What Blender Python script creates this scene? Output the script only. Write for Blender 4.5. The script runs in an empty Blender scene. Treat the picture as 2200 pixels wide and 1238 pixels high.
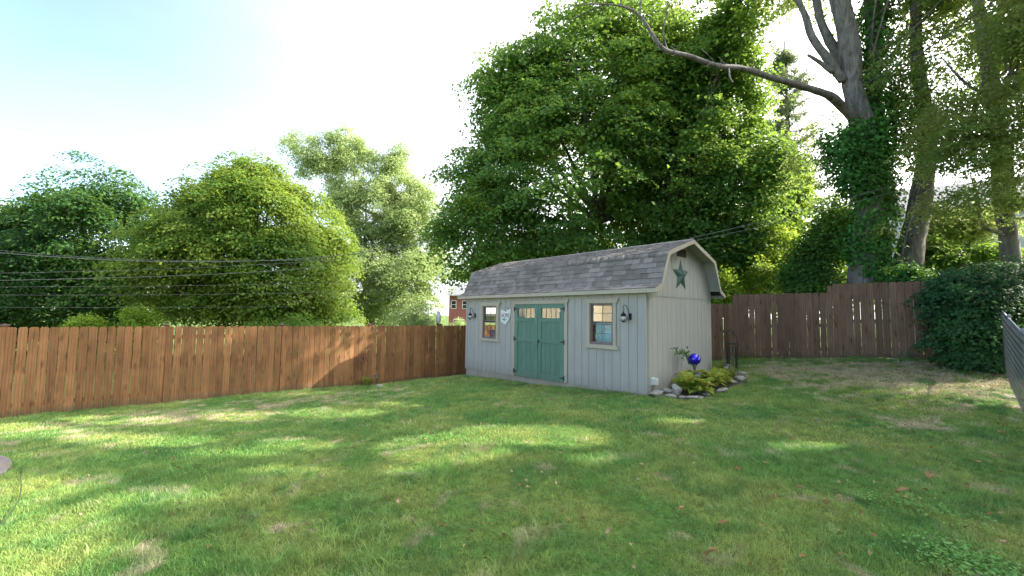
import bpy, bmesh, math, random
import numpy as np
from mathutils import Matrix, Vector
rad = math.radians
random.seed(7)
sc = bpy.context.scene
col = sc.collection

# ------------------------------------------------------------------ camera
FPX, PITCH, ROLL, EYE = 900.0, .0649, .013, 1.5207
F0 = np.array([0, math.cos(PITCH), math.sin(PITCH)])
U0 = np.array([0, -math.sin(PITCH), math.cos(PITCH)])
RI = np.array([1., 0, 0]) * math.cos(ROLL) + U0 * math.sin(ROLL)
UP = -np.array([1., 0, 0]) * math.sin(ROLL) + U0 * math.cos(ROLL)
cd = bpy.data.cameras.new('camera')
cam = bpy.data.objects.new('camera', cd)
col.objects.link(cam)
cd.sensor_width = 36
cd.lens = FPX / 2200 * 36
cd.clip_start, cd.clip_end = .05, 3000
m = Matrix.Identity(4)
for i in range(3):
    m[i][0], m[i][1], m[i][2] = RI[i], UP[i], -F0[i]
m.translation = (0, 0, EYE)
cam.matrix_world = m
sc.camera = cam

# ------------------------------------------------------------------ light
SUN_EL, SUN_AZ = rad(36), rad(80)          # azimuth from +Y (view direction) towards +X (right)
world = bpy.data.worlds.new('World')
sc.world = world
world.use_nodes = True
wn, wl = world.node_tree.nodes, world.node_tree.links
bg = wn['Background']
sky = wn.new('ShaderNodeTexSky')
sky.sky_type = 'NISHITA'
sky.sun_disc = False
sky.sun_elevation = SUN_EL
sky.sun_rotation = SUN_AZ
sky.air_density, sky.dust_density, sky.ozone_density = 1.0, 1.2, 1.0
tc = wn.new('ShaderNodeTexCoord')
mp = wn.new('ShaderNodeMapping')
mp.inputs['Scale'].default_value = (1, 1, 3.2)
wn1 = wn.new('ShaderNodeTexNoise')
wn1.inputs['Scale'].default_value = 1.2
wn1.inputs['Detail'].default_value = 6
wn1.inputs['Distortion'].default_value = .4
wr = wn.new('ShaderNodeValToRGB')
wr.color_ramp.elements[0].position, wr.color_ramp.elements[1].position = .25, .75
wr.color_ramp.elements[0].color = (.50, .50, .50, 1)
wr.color_ramp.elements[1].color = (.68, .68, .68, 1)
wm = wn.new('ShaderNodeMix')
wm.data_type = 'RGBA'
wg = wn.new('ShaderNodeVectorMath'); wg.operation = 'DOT_PRODUCT'
wg.inputs[1].default_value = (math.sin(SUN_AZ) * math.cos(SUN_EL), math.cos(SUN_AZ) * math.cos(SUN_EL), math.sin(SUN_EL))
wl.new(tc.outputs['Generated'], wg.inputs[0])
wc_ = wn.new('ShaderNodeMath'); wc_.operation = 'MULTIPLY_ADD'; wc_.use_clamp = True
wc_.inputs[1].default_value, wc_.inputs[2].default_value = .75, .25
wl.new(wg.outputs['Value'], wc_.inputs[0])
wp = wn.new('ShaderNodeMath'); wp.operation = 'POWER'; wp.inputs[1].default_value = 3
wl.new(wc_.outputs[0], wp.inputs[0])
wv = wn.new('ShaderNodeMix'); wv.data_type = 'RGBA'
wv.inputs[6].default_value, wv.inputs[7].default_value = (3.9, 4.1, 4.35, 1), (19, 18.8, 18.4, 1)
wl.new(wp.outputs[0], wv.inputs[0])
wl.new(wv.outputs[2], wm.inputs[7])
wl.new(tc.outputs['Generated'], mp.inputs['Vector'])
wl.new(mp.outputs[0], wn1.inputs['Vector'])
wl.new(wn1.outputs['Fac'], wr.inputs[0])
# the thin veil is whiter towards the sun and towards the horizon
wdot = wn.new('ShaderNodeVectorMath'); wdot.operation = 'DOT_PRODUCT'
wdot.inputs[1].default_value = (math.sin(SUN_AZ), math.cos(SUN_AZ), -.55)
wl.new(tc.outputs['Generated'], wdot.inputs[0])
wmr = wn.new('ShaderNodeMapRange')
wmr.inputs[1].default_value, wmr.inputs[2].default_value = -.90, -.05
wmr.inputs[3].default_value, wmr.inputs[4].default_value = -.70, .25
wl.new(wdot.outputs['Value'], wmr.inputs[0])
wad = wn.new('ShaderNodeMath'); wad.use_clamp = True
wl.new(wmr.outputs[0], wad.inputs[0]); wl.new(wr.outputs[0], wad.inputs[1])
wl.new(wad.outputs[0], wm.inputs[0])
wl.new(sky.outputs[0], wm.inputs[6])
wl.new(wm.outputs[2], bg.inputs['Color'])
bg.inputs['Strength'].default_value = .082
sd = bpy.data.lights.new('sun', 'SUN')
sd.energy, sd.angle, sd.color = 2.5, rad(.53), (1, .93, .80)
so = bpy.data.objects.new('sun', sd)
col.objects.link(so)
SUNV = Vector((math.sin(SUN_AZ) * math.cos(SUN_EL), math.cos(SUN_AZ) * math.cos(SUN_EL), math.sin(SUN_EL)))
so.rotation_euler = SUNV.to_track_quat('Z', 'Y').to_euler()
sc.view_settings.view_transform = 'Standard'
sc.view_settings.look = 'None'
sc.view_settings.gamma = 1
sc.view_settings.exposure = 2.58
sc.render.engine = 'CYCLES'
sc.cycles.max_bounces = 7
sc.cycles.transparent_max_bounces = 8
sc.cycles.use_denoising = True

# ------------------------------------------------------------------ helpers
CAMP = np.array([0, 0, EYE])
def at(x, y, Y):
    """the point at forward distance Y seen at photograph pixel x, y"""
    d = F0 + RI * (x - 1100) / FPX - UP * (y - 619) / FPX
    return CAMP + d * (Y / d[1])
def on_level(x, y, z):
    d = F0 + RI * (x - 1100) / FPX - UP * (y - 619) / FPX
    return CAMP + d * ((z - EYE) / d[2])
def tag(o, label=None, cat=None, group=None, kind=None):
    if label: o['label'] = label
    if cat: o['category'] = cat
    if group: o['group'] = group
    if kind: o['kind'] = kind
    return o
def link(name, me, mat=None, parent=None):
    o = bpy.data.objects.new(name, me)
    col.objects.link(o)
    if mat is not None and not me.materials: me.materials.append(mat)
    if parent is not None: o.parent = parent
    return o
def empty(name, loc=(0, 0, 0), rz=0):
    o = bpy.data.objects.new(name, None)
    o.empty_display_size = .1
    col.objects.link(o)
    o.location = loc
    o.rotation_euler = (0, 0, rz)
    return o
class MB:
    def __init__(s): s.v, s.f = [], []
    def add(s, v, f):
        n = len(s.v)
        s.v += [tuple(map(float, p)) for p in v]
        s.f += [tuple(i + n for i in q) for q in f]
        return s
    def box(s, x0, x1, y0, y1, z0, z1):
        return s.add([(x0, y0, z0), (x1, y0, z0), (x1, y1, z0), (x0, y1, z0), (x0, y0, z1), (x1, y0, z1), (x1, y1, z1), (x0, y1, z1)],
                     [(0, 3, 2, 1), (4, 5, 6, 7), (0, 1, 5, 4), (1, 2, 6, 5), (2, 3, 7, 6), (3, 0, 4, 7)])
    def prism(s, poly, a, b, axes='xz'):
        """poly in two axes, extruded along the third from a to b"""
        n = len(poly)
        def P(p, t):
            if axes == 'xz': return (p[0], t, p[1])
            if axes == 'yz': return (t, p[0], p[1])
            return (p[0], p[1], t)
        v = [P(p, a) for p in poly] + [P(p, b) for p in poly]
        f = [tuple(range(n)), tuple(range(2 * n - 1, n - 1, -1))] + [(i, i + n, (i + 1) % n + n, (i + 1) % n) for i in range(n)]
        return s.add(v, f)
    def tube(s, pts, r, n=6, cap=True):
        pts = [Vector(p) for p in pts]
        rs = r if hasattr(r, '__len__') else [r] * len(pts)
        v, f = [], []
        prev = None
        for i, p in enumerate(pts):
            t = (pts[min(i + 1, len(pts) - 1)] - pts[max(i - 1, 0)])
            if t.length < 1e-9: t = Vector((0, 0, 1))
            t.normalize()
            if prev is None:
                prev = t.orthogonal().normalized()
            u = (prev - t * prev.dot(t))
            if u.length < 1e-6: u = t.orthogonal()
            u.normalize()
            prev = u
            w = t.cross(u)
            for k in range(n):
                a = 2 * math.pi * k / n
                v.append(p + (u * math.cos(a) + w * math.sin(a)) * rs[i])
        for i in range(len(pts) - 1):
            for k in range(n):
                f.append((i * n + k, i * n + (k + 1) % n, (i + 1) * n + (k + 1) % n, (i + 1) * n + k))
        if cap:
            f.append(tuple(range(n - 1, -1, -1)))
            f.append(tuple(range((len(pts) - 1) * n, len(pts) * n)))
        return s.add(v, f)
    def lathe(s, prof, c=(0, 0, 0), n=16):
        v = [(c[0] + r * math.cos(2 * math.pi * k / n), c[1] + r * math.sin(2 * math.pi * k / n), c[2] + z) for r, z in prof for k in range(n)]
        f = [(i * n + k, i * n + (k + 1) % n, (i + 1) * n + (k + 1) % n, (i + 1) * n + k) for i in range(len(prof) - 1) for k in range(n)]
        return s.add(v, f)
    def mesh(s, name, smooth=False, bevel=0):
        me = bpy.data.meshes.new(name)
        me.from_pydata(s.v, [], s.f)
        bm = bmesh.new()
        bm.from_mesh(me)
        bmesh.ops.recalc_face_normals(bm, faces=bm.faces)
        if bevel:
            bmesh.ops.bevel(bm, geom=[e for e in bm.edges if len(e.link_faces) == 2 and e.calc_face_angle(0) > .6], offset=bevel, segments=1, affect='EDGES')
        if smooth:
            for f in bm.faces: f.smooth = True
        bm.to_mesh(me)
        bm.free()
        return me
    def build(s, name, mat=None, parent=None, smooth=False, bevel=0):
        return link(name, s.mesh(name, smooth, bevel), mat, parent)

def snoise(p, seed=0, octaves=3):
    """cheap smooth noise, about -1..1, p (N,3)"""
    r = np.random.RandomState(seed)
    out = np.zeros(len(p))
    amp = 1.0
    tot = 0
    for o in range(octaves):
        for k in range(4):
            d = r.normal(size=3)
            d *= (2 ** o) * (1.0 + .5 * r.rand()) / np.linalg.norm(d)
            out += amp * np.sin(p @ d + r.rand() * 6.28) * .5
        tot += amp
        amp *= .55
    return out / tot

# ------------------------------------------------------------------ materials
def newmat(name):
    m = bpy.data.materials.new(name)
    m.use_nodes = True
    nt = m.node_tree
    return m, nt.nodes, nt.links, nt.nodes['Principled BSDF']
def N(nodes, t, **kw):
    n = nodes.new('ShaderNode' + t)
    for k, v in kw.items():
        if k in n.inputs: n.inputs[k].default_value = v
        else: setattr(n, k, v)
    return n
def ramp(nodes, stops):
    n = nodes.new('ShaderNodeValToRGB')
    e = n.color_ramp.elements
    while len(e) < len(stops): e.new(.5)
    for s, (p, c) in zip(e, stops):
        s.position = p
        s.color = (*c, 1) if len(c) == 3 else c
    return n
def mixrgb(nodes, links, fac, a, b, mode='MIX'):
    n = nodes.new('ShaderNodeMix')
    n.data_type = 'RGBA'
    n.blend_type = mode
    for i, x in ((0, fac), (6, a), (7, b)):
        if isinstance(x, bpy.types.NodeSocket): links.new(x, n.inputs[i])
        elif isinstance(x, tuple): n.inputs[i].default_value = (*x, 1) if len(x) == 3 else x
        else: n.inputs[i].default_value = x
    return n.outputs[2]
def simple(name, c, rough=.6, metal=0, vary=.12, scale=6, bump=.0, spec=.5, rnd=0):
    m, n, l, b = newmat(name)
    t = N(n, 'TexCoord')
    nz = N(n, 'TexNoise', Scale=scale, Detail=5)
    l.new(t.outputs['Object'], nz.inputs['Vector'])
    r = ramp(n, [(.3, tuple(x * (1 - vary) for x in c)), (.7, tuple(min(1, x * (1 + vary)) for x in c))])
    l.new(nz.outputs['Fac'], r.inputs[0])
    out = r.outputs[0]
    if rnd:
        oi = N(n, 'ObjectInfo')
        h = N(n, 'HueSaturation')
        mr = N(n, 'MapRange')
        mr.inputs[3].default_value, mr.inputs[4].default_value = 1 - rnd, 1 + rnd
        l.new(oi.outputs['Random'], mr.inputs[0])
        l.new(mr.outputs[0], h.inputs['Value'])
        l.new(out, h.inputs['Color'])
        out = h.outputs[0]
    l.new(out, b.inputs['Base Color'])
    b.inputs['Roughness'].default_value = rough
    b.inputs['Metallic'].default_value = metal
    b.inputs['Specular IOR Level'].default_value = spec
    if bump:
        bp = N(n, 'Bump', Strength=bump, Distance=.01)
        n2 = N(n, 'TexNoise', Scale=scale * 6, Detail=6)
        l.new(t.outputs['Object'], n2.inputs['Vector'])
        l.new(n2.outputs['Fac'], bp.inputs['Height'])
        l.new(bp.outputs[0], b.inputs['Normal'])
    return m
def wood(name, dark, mid, light, knots=True, rough=.75, rnd=.22, grain=38, paint=None, paintmix=0):
    m, n, l, b = newmat(name)
    t = N(n, 'TexCoord')
    oi = N(n, 'ObjectInfo')
    ofs = N(n, 'VectorMath', operation='SCALE')
    cmb = N(n, 'CombineXYZ')
    l.new(oi.outputs['Random'], cmb.inputs[0]); l.new(oi.outputs['Random'], cmb.inputs[1]); l.new(oi.outputs['Random'], cmb.inputs[2])
    l.new(cmb.outputs[0], ofs.inputs[0]); ofs.inputs['Scale'].default_value = 57
    add = N(n, 'VectorMath', operation='ADD')
    l.new(t.outputs['Object'], add.inputs[0]); l.new(ofs.outputs[0], add.inputs[1])
    mp = N(n, 'Mapping'); mp.inputs['Scale'].default_value = (1, 1, .07)
    l.new(add.outputs[0], mp.inputs['Vector'])
    vk = N(n, 'TexVoronoi', Scale=1.0)
    mk = N(n, 'Mapping'); mk.inputs['Scale'].default_value = (7.5, 2, 2.3)
    l.new(add.outputs[0], mk.inputs['Vector']); l.new(mk.outputs[0], vk.inputs['Vector'])
    g = N(n, 'TexNoise', Scale=grain, Detail=7, Roughness=.62, Distortion=.6)
    l.new(mp.outputs[0], g.inputs['Vector'])
    big = N(n, 'TexNoise', Scale=2.2, Detail=4)
    l.new(add.outputs[0], big.inputs['Vector'])
    r1 = ramp(n, [(.25, dark), (.5, mid), (.78, light)])
    mxf = N(n, 'Math', operation='MULTIPLY_ADD'); mxf.inputs[1].default_value = .55; 
    l.new(g.outputs['Fac'], mxf.inputs[0])
    s2 = N(n, 'Math', operation='MULTIPLY'); s2.inputs[1].default_value = .45
    l.new(big.outputs['Fac'], s2.inputs[0]); l.new(s2.outputs[0], mxf.inputs[2])
    l.new(mxf.outputs[0], r1.inputs[0])
    out = r1.outputs[0]
    if knots:
        rk = ramp(n, [(.0, (0, 0, 0)), (.09, (.25, .25, .25)), (.14, (.75, .75, .75)), (.17, (.45, .45, .45)), (.24, (1, 1, 1))])
        l.new(vk.outputs['Distance'], rk.inputs[0])
        out = mixrgb(n, l, .62, out, rk.outputs[0], 'MULTIPLY')
    if not knots:
        mst = N(n, 'Mapping'); mst.inputs['Scale'].default_value = (5, 5, .5); l.new(add.outputs[0], mst.inputs['Vector'])
        nst = N(n, 'TexNoise', Scale=2.4, Detail=5, Roughness=.6); l.new(mst.outputs[0], nst.inputs['Vector'])
        rst = ramp(n, [(.3, (.93, .93, .92)), (.62, (1.02, 1.02, 1.02))]); l.new(nst.outputs['Fac'], rst.inputs[0])
        out = mixrgb(n, l, 1, out, rst.outputs[0], 'MULTIPLY')
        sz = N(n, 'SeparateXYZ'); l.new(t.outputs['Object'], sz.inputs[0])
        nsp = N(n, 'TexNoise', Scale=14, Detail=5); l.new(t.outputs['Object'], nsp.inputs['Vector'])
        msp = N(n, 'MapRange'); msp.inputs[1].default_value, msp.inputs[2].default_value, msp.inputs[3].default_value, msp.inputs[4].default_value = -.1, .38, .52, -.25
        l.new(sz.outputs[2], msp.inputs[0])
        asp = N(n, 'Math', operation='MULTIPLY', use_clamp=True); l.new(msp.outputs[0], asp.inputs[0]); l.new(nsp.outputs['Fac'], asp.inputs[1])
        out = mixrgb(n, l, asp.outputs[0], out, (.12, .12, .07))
    if paint:
        out = mixrgb(n, l, paintmix, out, paint)
    h = N(n, 'HueSaturation')
    mr = N(n, 'MapRange'); mr.inputs[3].default_value, mr.inputs[4].default_value = 1 - rnd, 1 + rnd
    l.new(oi.outputs['Random'], mr.inputs[0]); l.new(mr.outputs[0], h.inputs['Value']); l.new(out, h.inputs['Color'])
    fin = h.outputs[0]
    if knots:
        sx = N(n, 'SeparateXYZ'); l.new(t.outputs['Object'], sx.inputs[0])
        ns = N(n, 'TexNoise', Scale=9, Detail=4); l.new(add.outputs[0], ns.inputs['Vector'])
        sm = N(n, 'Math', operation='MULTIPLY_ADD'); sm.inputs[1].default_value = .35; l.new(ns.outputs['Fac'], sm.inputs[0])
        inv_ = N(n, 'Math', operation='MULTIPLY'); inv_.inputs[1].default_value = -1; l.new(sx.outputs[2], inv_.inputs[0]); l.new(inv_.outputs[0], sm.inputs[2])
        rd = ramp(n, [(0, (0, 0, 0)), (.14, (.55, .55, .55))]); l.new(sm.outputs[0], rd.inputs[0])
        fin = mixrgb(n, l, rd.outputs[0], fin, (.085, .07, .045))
        wv = N(n, 'TexWave', Scale=2.6, Distortion=9, Detail=3); wv.inputs['Detail Scale'].default_value = .6
        mw = N(n, 'Mapping'); mw.inputs['Scale'].default_value = (2.6, 1, .16); l.new(add.outputs[0], mw.inputs['Vector']); l.new(mw.outputs[0], wv.inputs['Vector'])
        rw = ramp(n, [(.0, (.66, .62, .58)), (.35, (1, 1, 1))]); l.new(wv.outputs['Fac'], rw.inputs[0])
        fin = mixrgb(n, l, .8, fin, rw.outputs[0], 'MULTIPLY')
    l.new(fin, b.inputs['Base Color'])
    b.inputs['Roughness'].default_value = rough
    b.inputs['Specular IOR Level'].default_value = .25
    bp = N(n, 'Bump', Strength=.35, Distance=.004)
    l.new(g.outputs['Fac'], bp.inputs['Height']); l.new(bp.outputs[0], b.inputs['Normal'])
    return m
def leafmat(name, cols, trans=(.35, .5, .08), tfac=.4, rough=.6, patch=.35, patchcol=None):
    """cols: three greens picked per leaf through the point attribute 'tint'"""
    m, n, l, b = newmat(name)
    a = N(n, 'Attribute', attribute_name='tint')
    r = ramp(n, [(0, cols[0]), (.5, cols[1]), (1, cols[2])])
    l.new(a.outputs['Fac'], r.inputs[0])
    out = r.outputs[0]
    if patchcol:
        t = N(n, 'NewGeometry')
        nz = N(n, 'TexNoise', Scale=patch, Detail=3)
        l.new(t.outputs['Position'], nz.inputs['Vector'])
        rp = ramp(n, [(.5, (0, 0, 0)), (.68, (.8, .8, .8))])
        l.new(nz.outputs['Fac'], rp.inputs[0])
        out = mixrgb(n, l, rp.outputs[0], out, patchcol)
    l.new(out, b.inputs['Base Color'])
    b.inputs['Roughness'].default_value = rough
    b.inputs['Specular IOR Level'].default_value = .18
    tr = N(n, 'BsdfTranslucent')
    tm = mixrgb(n, l, .55, out, trans)
    l.new(tm, tr.inputs['Color'])
    ms = N(n, 'MixShader'); ms.inputs[0].default_value = tfac
    o = n['Material Output']
    l.new(b.outputs[0], ms.inputs[1]); l.new(tr.outputs[0], ms.inputs[2]); l.new(ms.outputs[0], o.inputs['Surface'])
    return m
def barkmat(name, dark, light, scale=14):
    m, n, l, b = newmat(name)
    t = N(n, 'TexCoord')
    mp = N(n, 'Mapping'); mp.inputs['Scale'].default_value = (1, 1, .22)
    l.new(t.outputs['Object'], mp.inputs['Vector'])
    w = N(n, 'TexNoise', Scale=scale, Detail=8, Roughness=.7, Distortion=.8)
    l.new(mp.outputs[0], w.inputs['Vector'])
    r = ramp(n, [(.35, dark), (.62, light)])
    l.new(w.outputs['Fac'], r.inputs[0])
    l.new(r.outputs[0], b.inputs['Base Color'])
    b.inputs['Roughness'].default_value = .9
    bp = N(n, 'Bump', Strength=.9, Distance=.03)
    l.new(w.outputs['Fac'], bp.inputs['Height']); l.new(bp.outputs[0], b.inputs['Normal'])
    return m

M = {}
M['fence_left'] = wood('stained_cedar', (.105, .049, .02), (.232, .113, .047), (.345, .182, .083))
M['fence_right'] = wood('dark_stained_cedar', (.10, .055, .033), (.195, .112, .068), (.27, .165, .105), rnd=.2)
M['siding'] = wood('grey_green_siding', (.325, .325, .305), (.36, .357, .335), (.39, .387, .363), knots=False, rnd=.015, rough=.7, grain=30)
M['gable_siding'] = M['siding']
M['trim'] = wood('tan_trim_paint', (.364, .323, .262), (.414, .372, .300), (.466, .414, .342), knots=False, rnd=.03, rough=.65)
M['door'] = wood('green_door_paint', (.079, .161, .125), (.108, .207, .161), (.141, .253, .200), knots=False, rnd=.05, rough=.55)
M['skid'] = wood('weathered_skid', (.213, .198, .160), (.350, .327, .274), (.456, .426, .380), knots=False, rnd=.05)
M['inside'] = simple('plywood_inside', (.10, .075, .05), .8)
M['iron'] = simple('black_iron', (.018, .02, .024), .45, .5)
M['roofdeck'] = simple('dark_drip_edge', (.045, .035, .032), .7)
M['vent'] = simple('dark_brown_vent', (.035, .016, .014), .8)
M['star'] = simple('verdigris_star', (.053, .115, .094), .5, .2, vary=.18, scale=5)
M['sash'] = simple('brown_grey_sash', (.16, .13, .135), .5)
M['galv'] = simple('galvanised_wire', (.23, .245, .265), .55, .3)
M['solar'] = simple('dark_plastic', (.045, .045, .055), .4)
M['cap'] = simple('brown_post_cap', (.085, .045, .035), .6)
M['rust'] = simple('rusty_iron', (.13, .05, .035), .75, .4, vary=.3, scale=20)
M['rock'] = simple('pale_limestone', (.28, .265, .235), .9, vary=.28, scale=9, bump=.8, rnd=.2)
M['moss_rock'] = simple('mossy_stone', (.16, .19, .14), .95, vary=.35, scale=12, bump=.8)
M['white'] = simple('white_paint', (.616, .633, .638), .5, vary=.05)
M['box'] = simple('grey_outlet_plastic', (.572, .593, .582), .5, vary=.05)
M['mulch'] = simple('brown_mulch', (.045, .04, .022), .95, vary=.5, scale=40, bump=1)
M['blue_cloth'] = simple('blue_vinyl', (.30, .78, .95), .45, vary=.2, scale=5)
M['cable'] = simple('black_cable', (.13, .135, .14), .6)
def glassmat(name, refl, tint=(1, 1, 1)):
    m, n, l, b = newmat(name)
    g = N(n, 'BsdfGlossy', Roughness=.01)
    t = N(n, 'BsdfTransparent'); t.inputs[0].default_value = (*tint, 1)
    fr = N(n, 'Fresnel', IOR=1.5)
    ma = N(n, 'Math', operation='MULTIPLY_ADD'); ma.inputs[1].default_value = 1.6; ma.inputs[2].default_value = refl
    l.new(fr.outputs[0], ma.inputs[0])
    ms = N(n, 'MixShader')
    l.new(ma.outputs[0], ms.inputs[0]); l.new(t.outputs[0], ms.inputs[1]); l.new(g.outputs[0], ms.inputs[2])
    l.new(ms.outputs[0], n['Material Output'].inputs['Surface'])
    return m
M['glass'] = glassmat('window_glass', .11, (.9, .92, .92))
M['lamp_glass'] = simple('frosted_lantern_glass', (.55, .58, .55), .2, vary=.05, spec=.8)
def shinglemat():
    m, n, l, b = newmat('grey_asphalt_shingle')
    oi = N(n, 'ObjectInfo')
    at_ = N(n, 'Attribute', attribute_name='tint')
    ad = N(n, 'Math', operation='ADD'); l.new(oi.outputs['Random'], ad.inputs[0]); l.new(at_.outputs['Fac'], ad.inputs[1])
    fr = N(n, 'Math', operation='FRACT'); l.new(ad.outputs[0], fr.inputs[0])
    r = ramp(n, [(0, (.138, .127, .118)), (.35, (.168, .155, .145)), (.6, (.192, .178, .167)), (1, (.235, .22, .207))])
    l.new(fr.outputs[0], r.inputs[0])
    t = N(n, 'NewGeometry')
    nz = N(n, 'TexNoise', Scale=180, Detail=4)
    n2 = N(n, 'TexNoise', Scale=1.3, Detail=4)
    l.new(t.outputs['Position'], nz.inputs['Vector']); l.new(t.outputs['Position'], n2.inputs['Vector'])
    r2 = ramp(n, [(.35, (.62, .62, .62)), (.65, (1.3, 1.3, 1.3))]); l.new(nz.outputs['Fac'], r2.inputs[0])
    r3 = ramp(n, [(.3, (.82, .82, .80)), (.7, (1.15, 1.12, 1.1))]); l.new(n2.outputs['Fac'], r3.inputs[0])
    o = mixrgb(n, l, 1.0, r.outputs[0], r2.outputs[0], 'MULTIPLY')
    o = mixrgb(n, l, 1.0, o, r3.outputs[0], 'MULTIPLY')
    l.new(o, b.inputs['Base Color']); b.inputs['Roughness'].default_value = .95
    b.inputs['Specular IOR Level'].default_value = .2
    bp = N(n, 'Bump', Strength=.5, Distance=.003); l.new(nz.outputs['Fac'], bp.inputs['Height']); l.new(bp.outputs[0], b.inputs['Normal'])
    return m
M['shingle'] = shinglemat()

# lawn colour shared by soil sheet and blades
def lawn_colour(n, l, blade):
    t = N(n, 'NewGeometry')
    P = t.outputs['Position']
    def nz(scale, detail=4, dist=0):
        k = N(n, 'TexNoise', Scale=scale, Detail=detail, Distortion=dist); l.new(P, k.inputs['Vector']); return k.outputs['Fac']
    if blade:
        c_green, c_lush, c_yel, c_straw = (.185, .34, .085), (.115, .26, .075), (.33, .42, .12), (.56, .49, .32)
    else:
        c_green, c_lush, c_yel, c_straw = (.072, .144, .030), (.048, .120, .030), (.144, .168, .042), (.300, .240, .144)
    r1 = ramp(n, [(.40, (0, 0, 0)), (.60, (1, 1, 1))]); l.new(nz(.8, 5, .5), r1.inputs[0])
    o = mixrgb(n, l, r1.outputs[0], c_green, c_yel)
    r2 = ramp(n, [(.52, (0, 0, 0)), (.68, (.75, .75, .75))]); l.new(nz(1.9, 5, .8), r2.inputs[0])
    o = mixrgb(n, l, r2.outputs[0], o, c_lush)
    # straw: general small patches plus the worn corner and the strip along the left fence
    def near(c, r0, r1_, amt):
        d = N(n, 'VectorMath', operation='DISTANCE'); l.new(P, d.inputs[0]); d.inputs[1].default_value = c
        q = N(n, 'MapRange'); q.inputs[1].default_value, q.inputs[2].default_value = r0, r1_
        q.inputs[3].default_value, q.inputs[4].default_value = amt, 0
        l.new(d.outputs['Value'], q.inputs[0]); return q.outputs[0]
    acc = None
    for c, a, b_, amt in (((8.6, 8.6, .3), .6, 3.6, .23), ((6.6, 10.2, .3), .3, 2.4, .14), ((-5.6, 9.0, -.6), .3, 2.6, .14), ((-3.6, 10.4, -.6), .3, 2.0, .10),
                          ((-7.5, 7.3, -.6), .2, 2.2, .10), ((5.75, 6.0, 0), .1, .6, .2), ((-2.2, 2.6, -.2), .2, 1.3, .05)):
        q = near(c, a, b_, amt)
        if acc is None: acc = q
        else:
            s = N(n, 'Math', operation='ADD'); l.new(acc, s.inputs[0]); l.new(q, s.inputs[1]); acc = s.outputs[0]
    s = N(n, 'Math', operation='ADD'); l.new(acc, s.inputs[0]); l.new(nz(2.6, 6, .6), s.inputs[1])
    r3 = ramp(n, [(.585, (0, 0, 0)), (.74, (.9, .9, .9))]); l.new(s.outputs[0], r3.inputs[0])
    o = mixrgb(n, l, r3.outputs[0], o, c_straw)
    return o, P
def groundmat():
    m, n, l, b = newmat('lawn_soil')
    o, P = lawn_colour(n, l, False)
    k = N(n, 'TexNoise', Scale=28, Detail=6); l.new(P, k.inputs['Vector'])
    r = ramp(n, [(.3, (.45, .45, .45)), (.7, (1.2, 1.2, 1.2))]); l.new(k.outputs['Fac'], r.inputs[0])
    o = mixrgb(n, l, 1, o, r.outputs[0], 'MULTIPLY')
    l.new(o, b.inputs['Base Color']); b.inputs['Roughness'].default_value = 1
    b.inputs['Specular IOR Level'].default_value = .1
    bp = N(n, 'Bump', Strength=.8, Distance=.03); l.new(k.outputs['Fac'], bp.inputs['Height']); l.new(bp.outputs[0], b.inputs['Normal'])
    return m
def blademat():
    m, n, l, b = newmat('grass_blades')
    o, P = lawn_colour(n, l, True)
    oi = N(n, 'ObjectInfo')
    h = N(n, 'HueSaturation')
    mr = N(n, 'MapRange'); mr.inputs[3].default_value, mr.inputs[4].default_value = .65, 1.35
    l.new(oi.outputs['Random'], mr.inputs[0]); l.new(mr.outputs[0], h.inputs['Value'])
    mr2 = N(n, 'MapRange'); mr2.inputs[3].default_value, mr2.inputs[4].default_value = .47, .525
    fr = N(n, 'Math', operation='FRACT'); mu = N(n, 'Math', operation='MULTIPLY'); mu.inputs[1].default_value = 7.3
    l.new(oi.outputs['Random'], mu.inputs[0]); l.new(mu.outputs[0], fr.inputs[0]); l.new(fr.outputs[0], mr2.inputs[0]); l.new(mr2.outputs[0], h.inputs['Hue'])
    l.new(o, h.inputs['Color'])
    l.new(h.outputs[0], b.inputs['Base Color']); b.inputs['Roughness'].default_value = .5
    b.inputs['Specular IOR Level'].default_value = .3
    tr = N(n, 'BsdfTranslucent'); l.new(h.outputs[0], tr.inputs['Color'])
    ms = N(n, 'MixShader'); ms.inputs[0].default_value = .35
    l.new(b.outputs[0], ms.inputs[1]); l.new(tr.outputs[0], ms.inputs[2]); l.new(ms.outputs[0], n['Material Output'].inputs['Surface'])
    return m
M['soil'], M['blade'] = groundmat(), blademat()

# ------------------------------------------------------------------ terrain
PHI = .842
O3 = np.array([2.6825, 8.3516, 0.])
LX = np.array([math.cos(PHI), -math.sin(PHI), 0]); LY = np.array([math.sin(PHI), math.cos(PHI), 0])
def shed_pt(x, y, z=0): return O3 + LX * x + LY * y + np.array([0, 0, z])
FLA, FLB = np.array([-10.14, 8.3]), np.array([-1.74, 15.7])
dL = (FLB - FLA) / np.linalg.norm(FLB - FLA)
FRA, dR = np.array([6.9, 13.0]), np.array([.75, -.66]) / math.hypot(.75, .66)
CLF, CLN = np.array([10.95, 9.45]), np.array([7.35, 6.07])
dC = (CLN - CLF) / np.linalg.norm(CLN - CLF)
def P2(p, z): return (p[0], p[1], z)
ctrl = [P2(FLA + dL * s, z) for s, z in ((-4, -.60), (.1, -.65), (2.6, -.66), (5.1, -.66), (7.6, -.75), (10.2, -.74), (11.2, -.74), (15.2, -.6))]
ctrl += [P2(FRA + dR * s, z) for s, z in ((-7, -.35), (-3.5, -.1), (-.65, .12), (0, .27), (1.2, .37), (2.36, .46), (3.56, .54), (4.9, .56))]
ctrl += [P2(CLF, .55), P2(CLN, .08), P2(CLN + dC * 3, -.05), P2((CLF + CLN) / 2, .32)]
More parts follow.
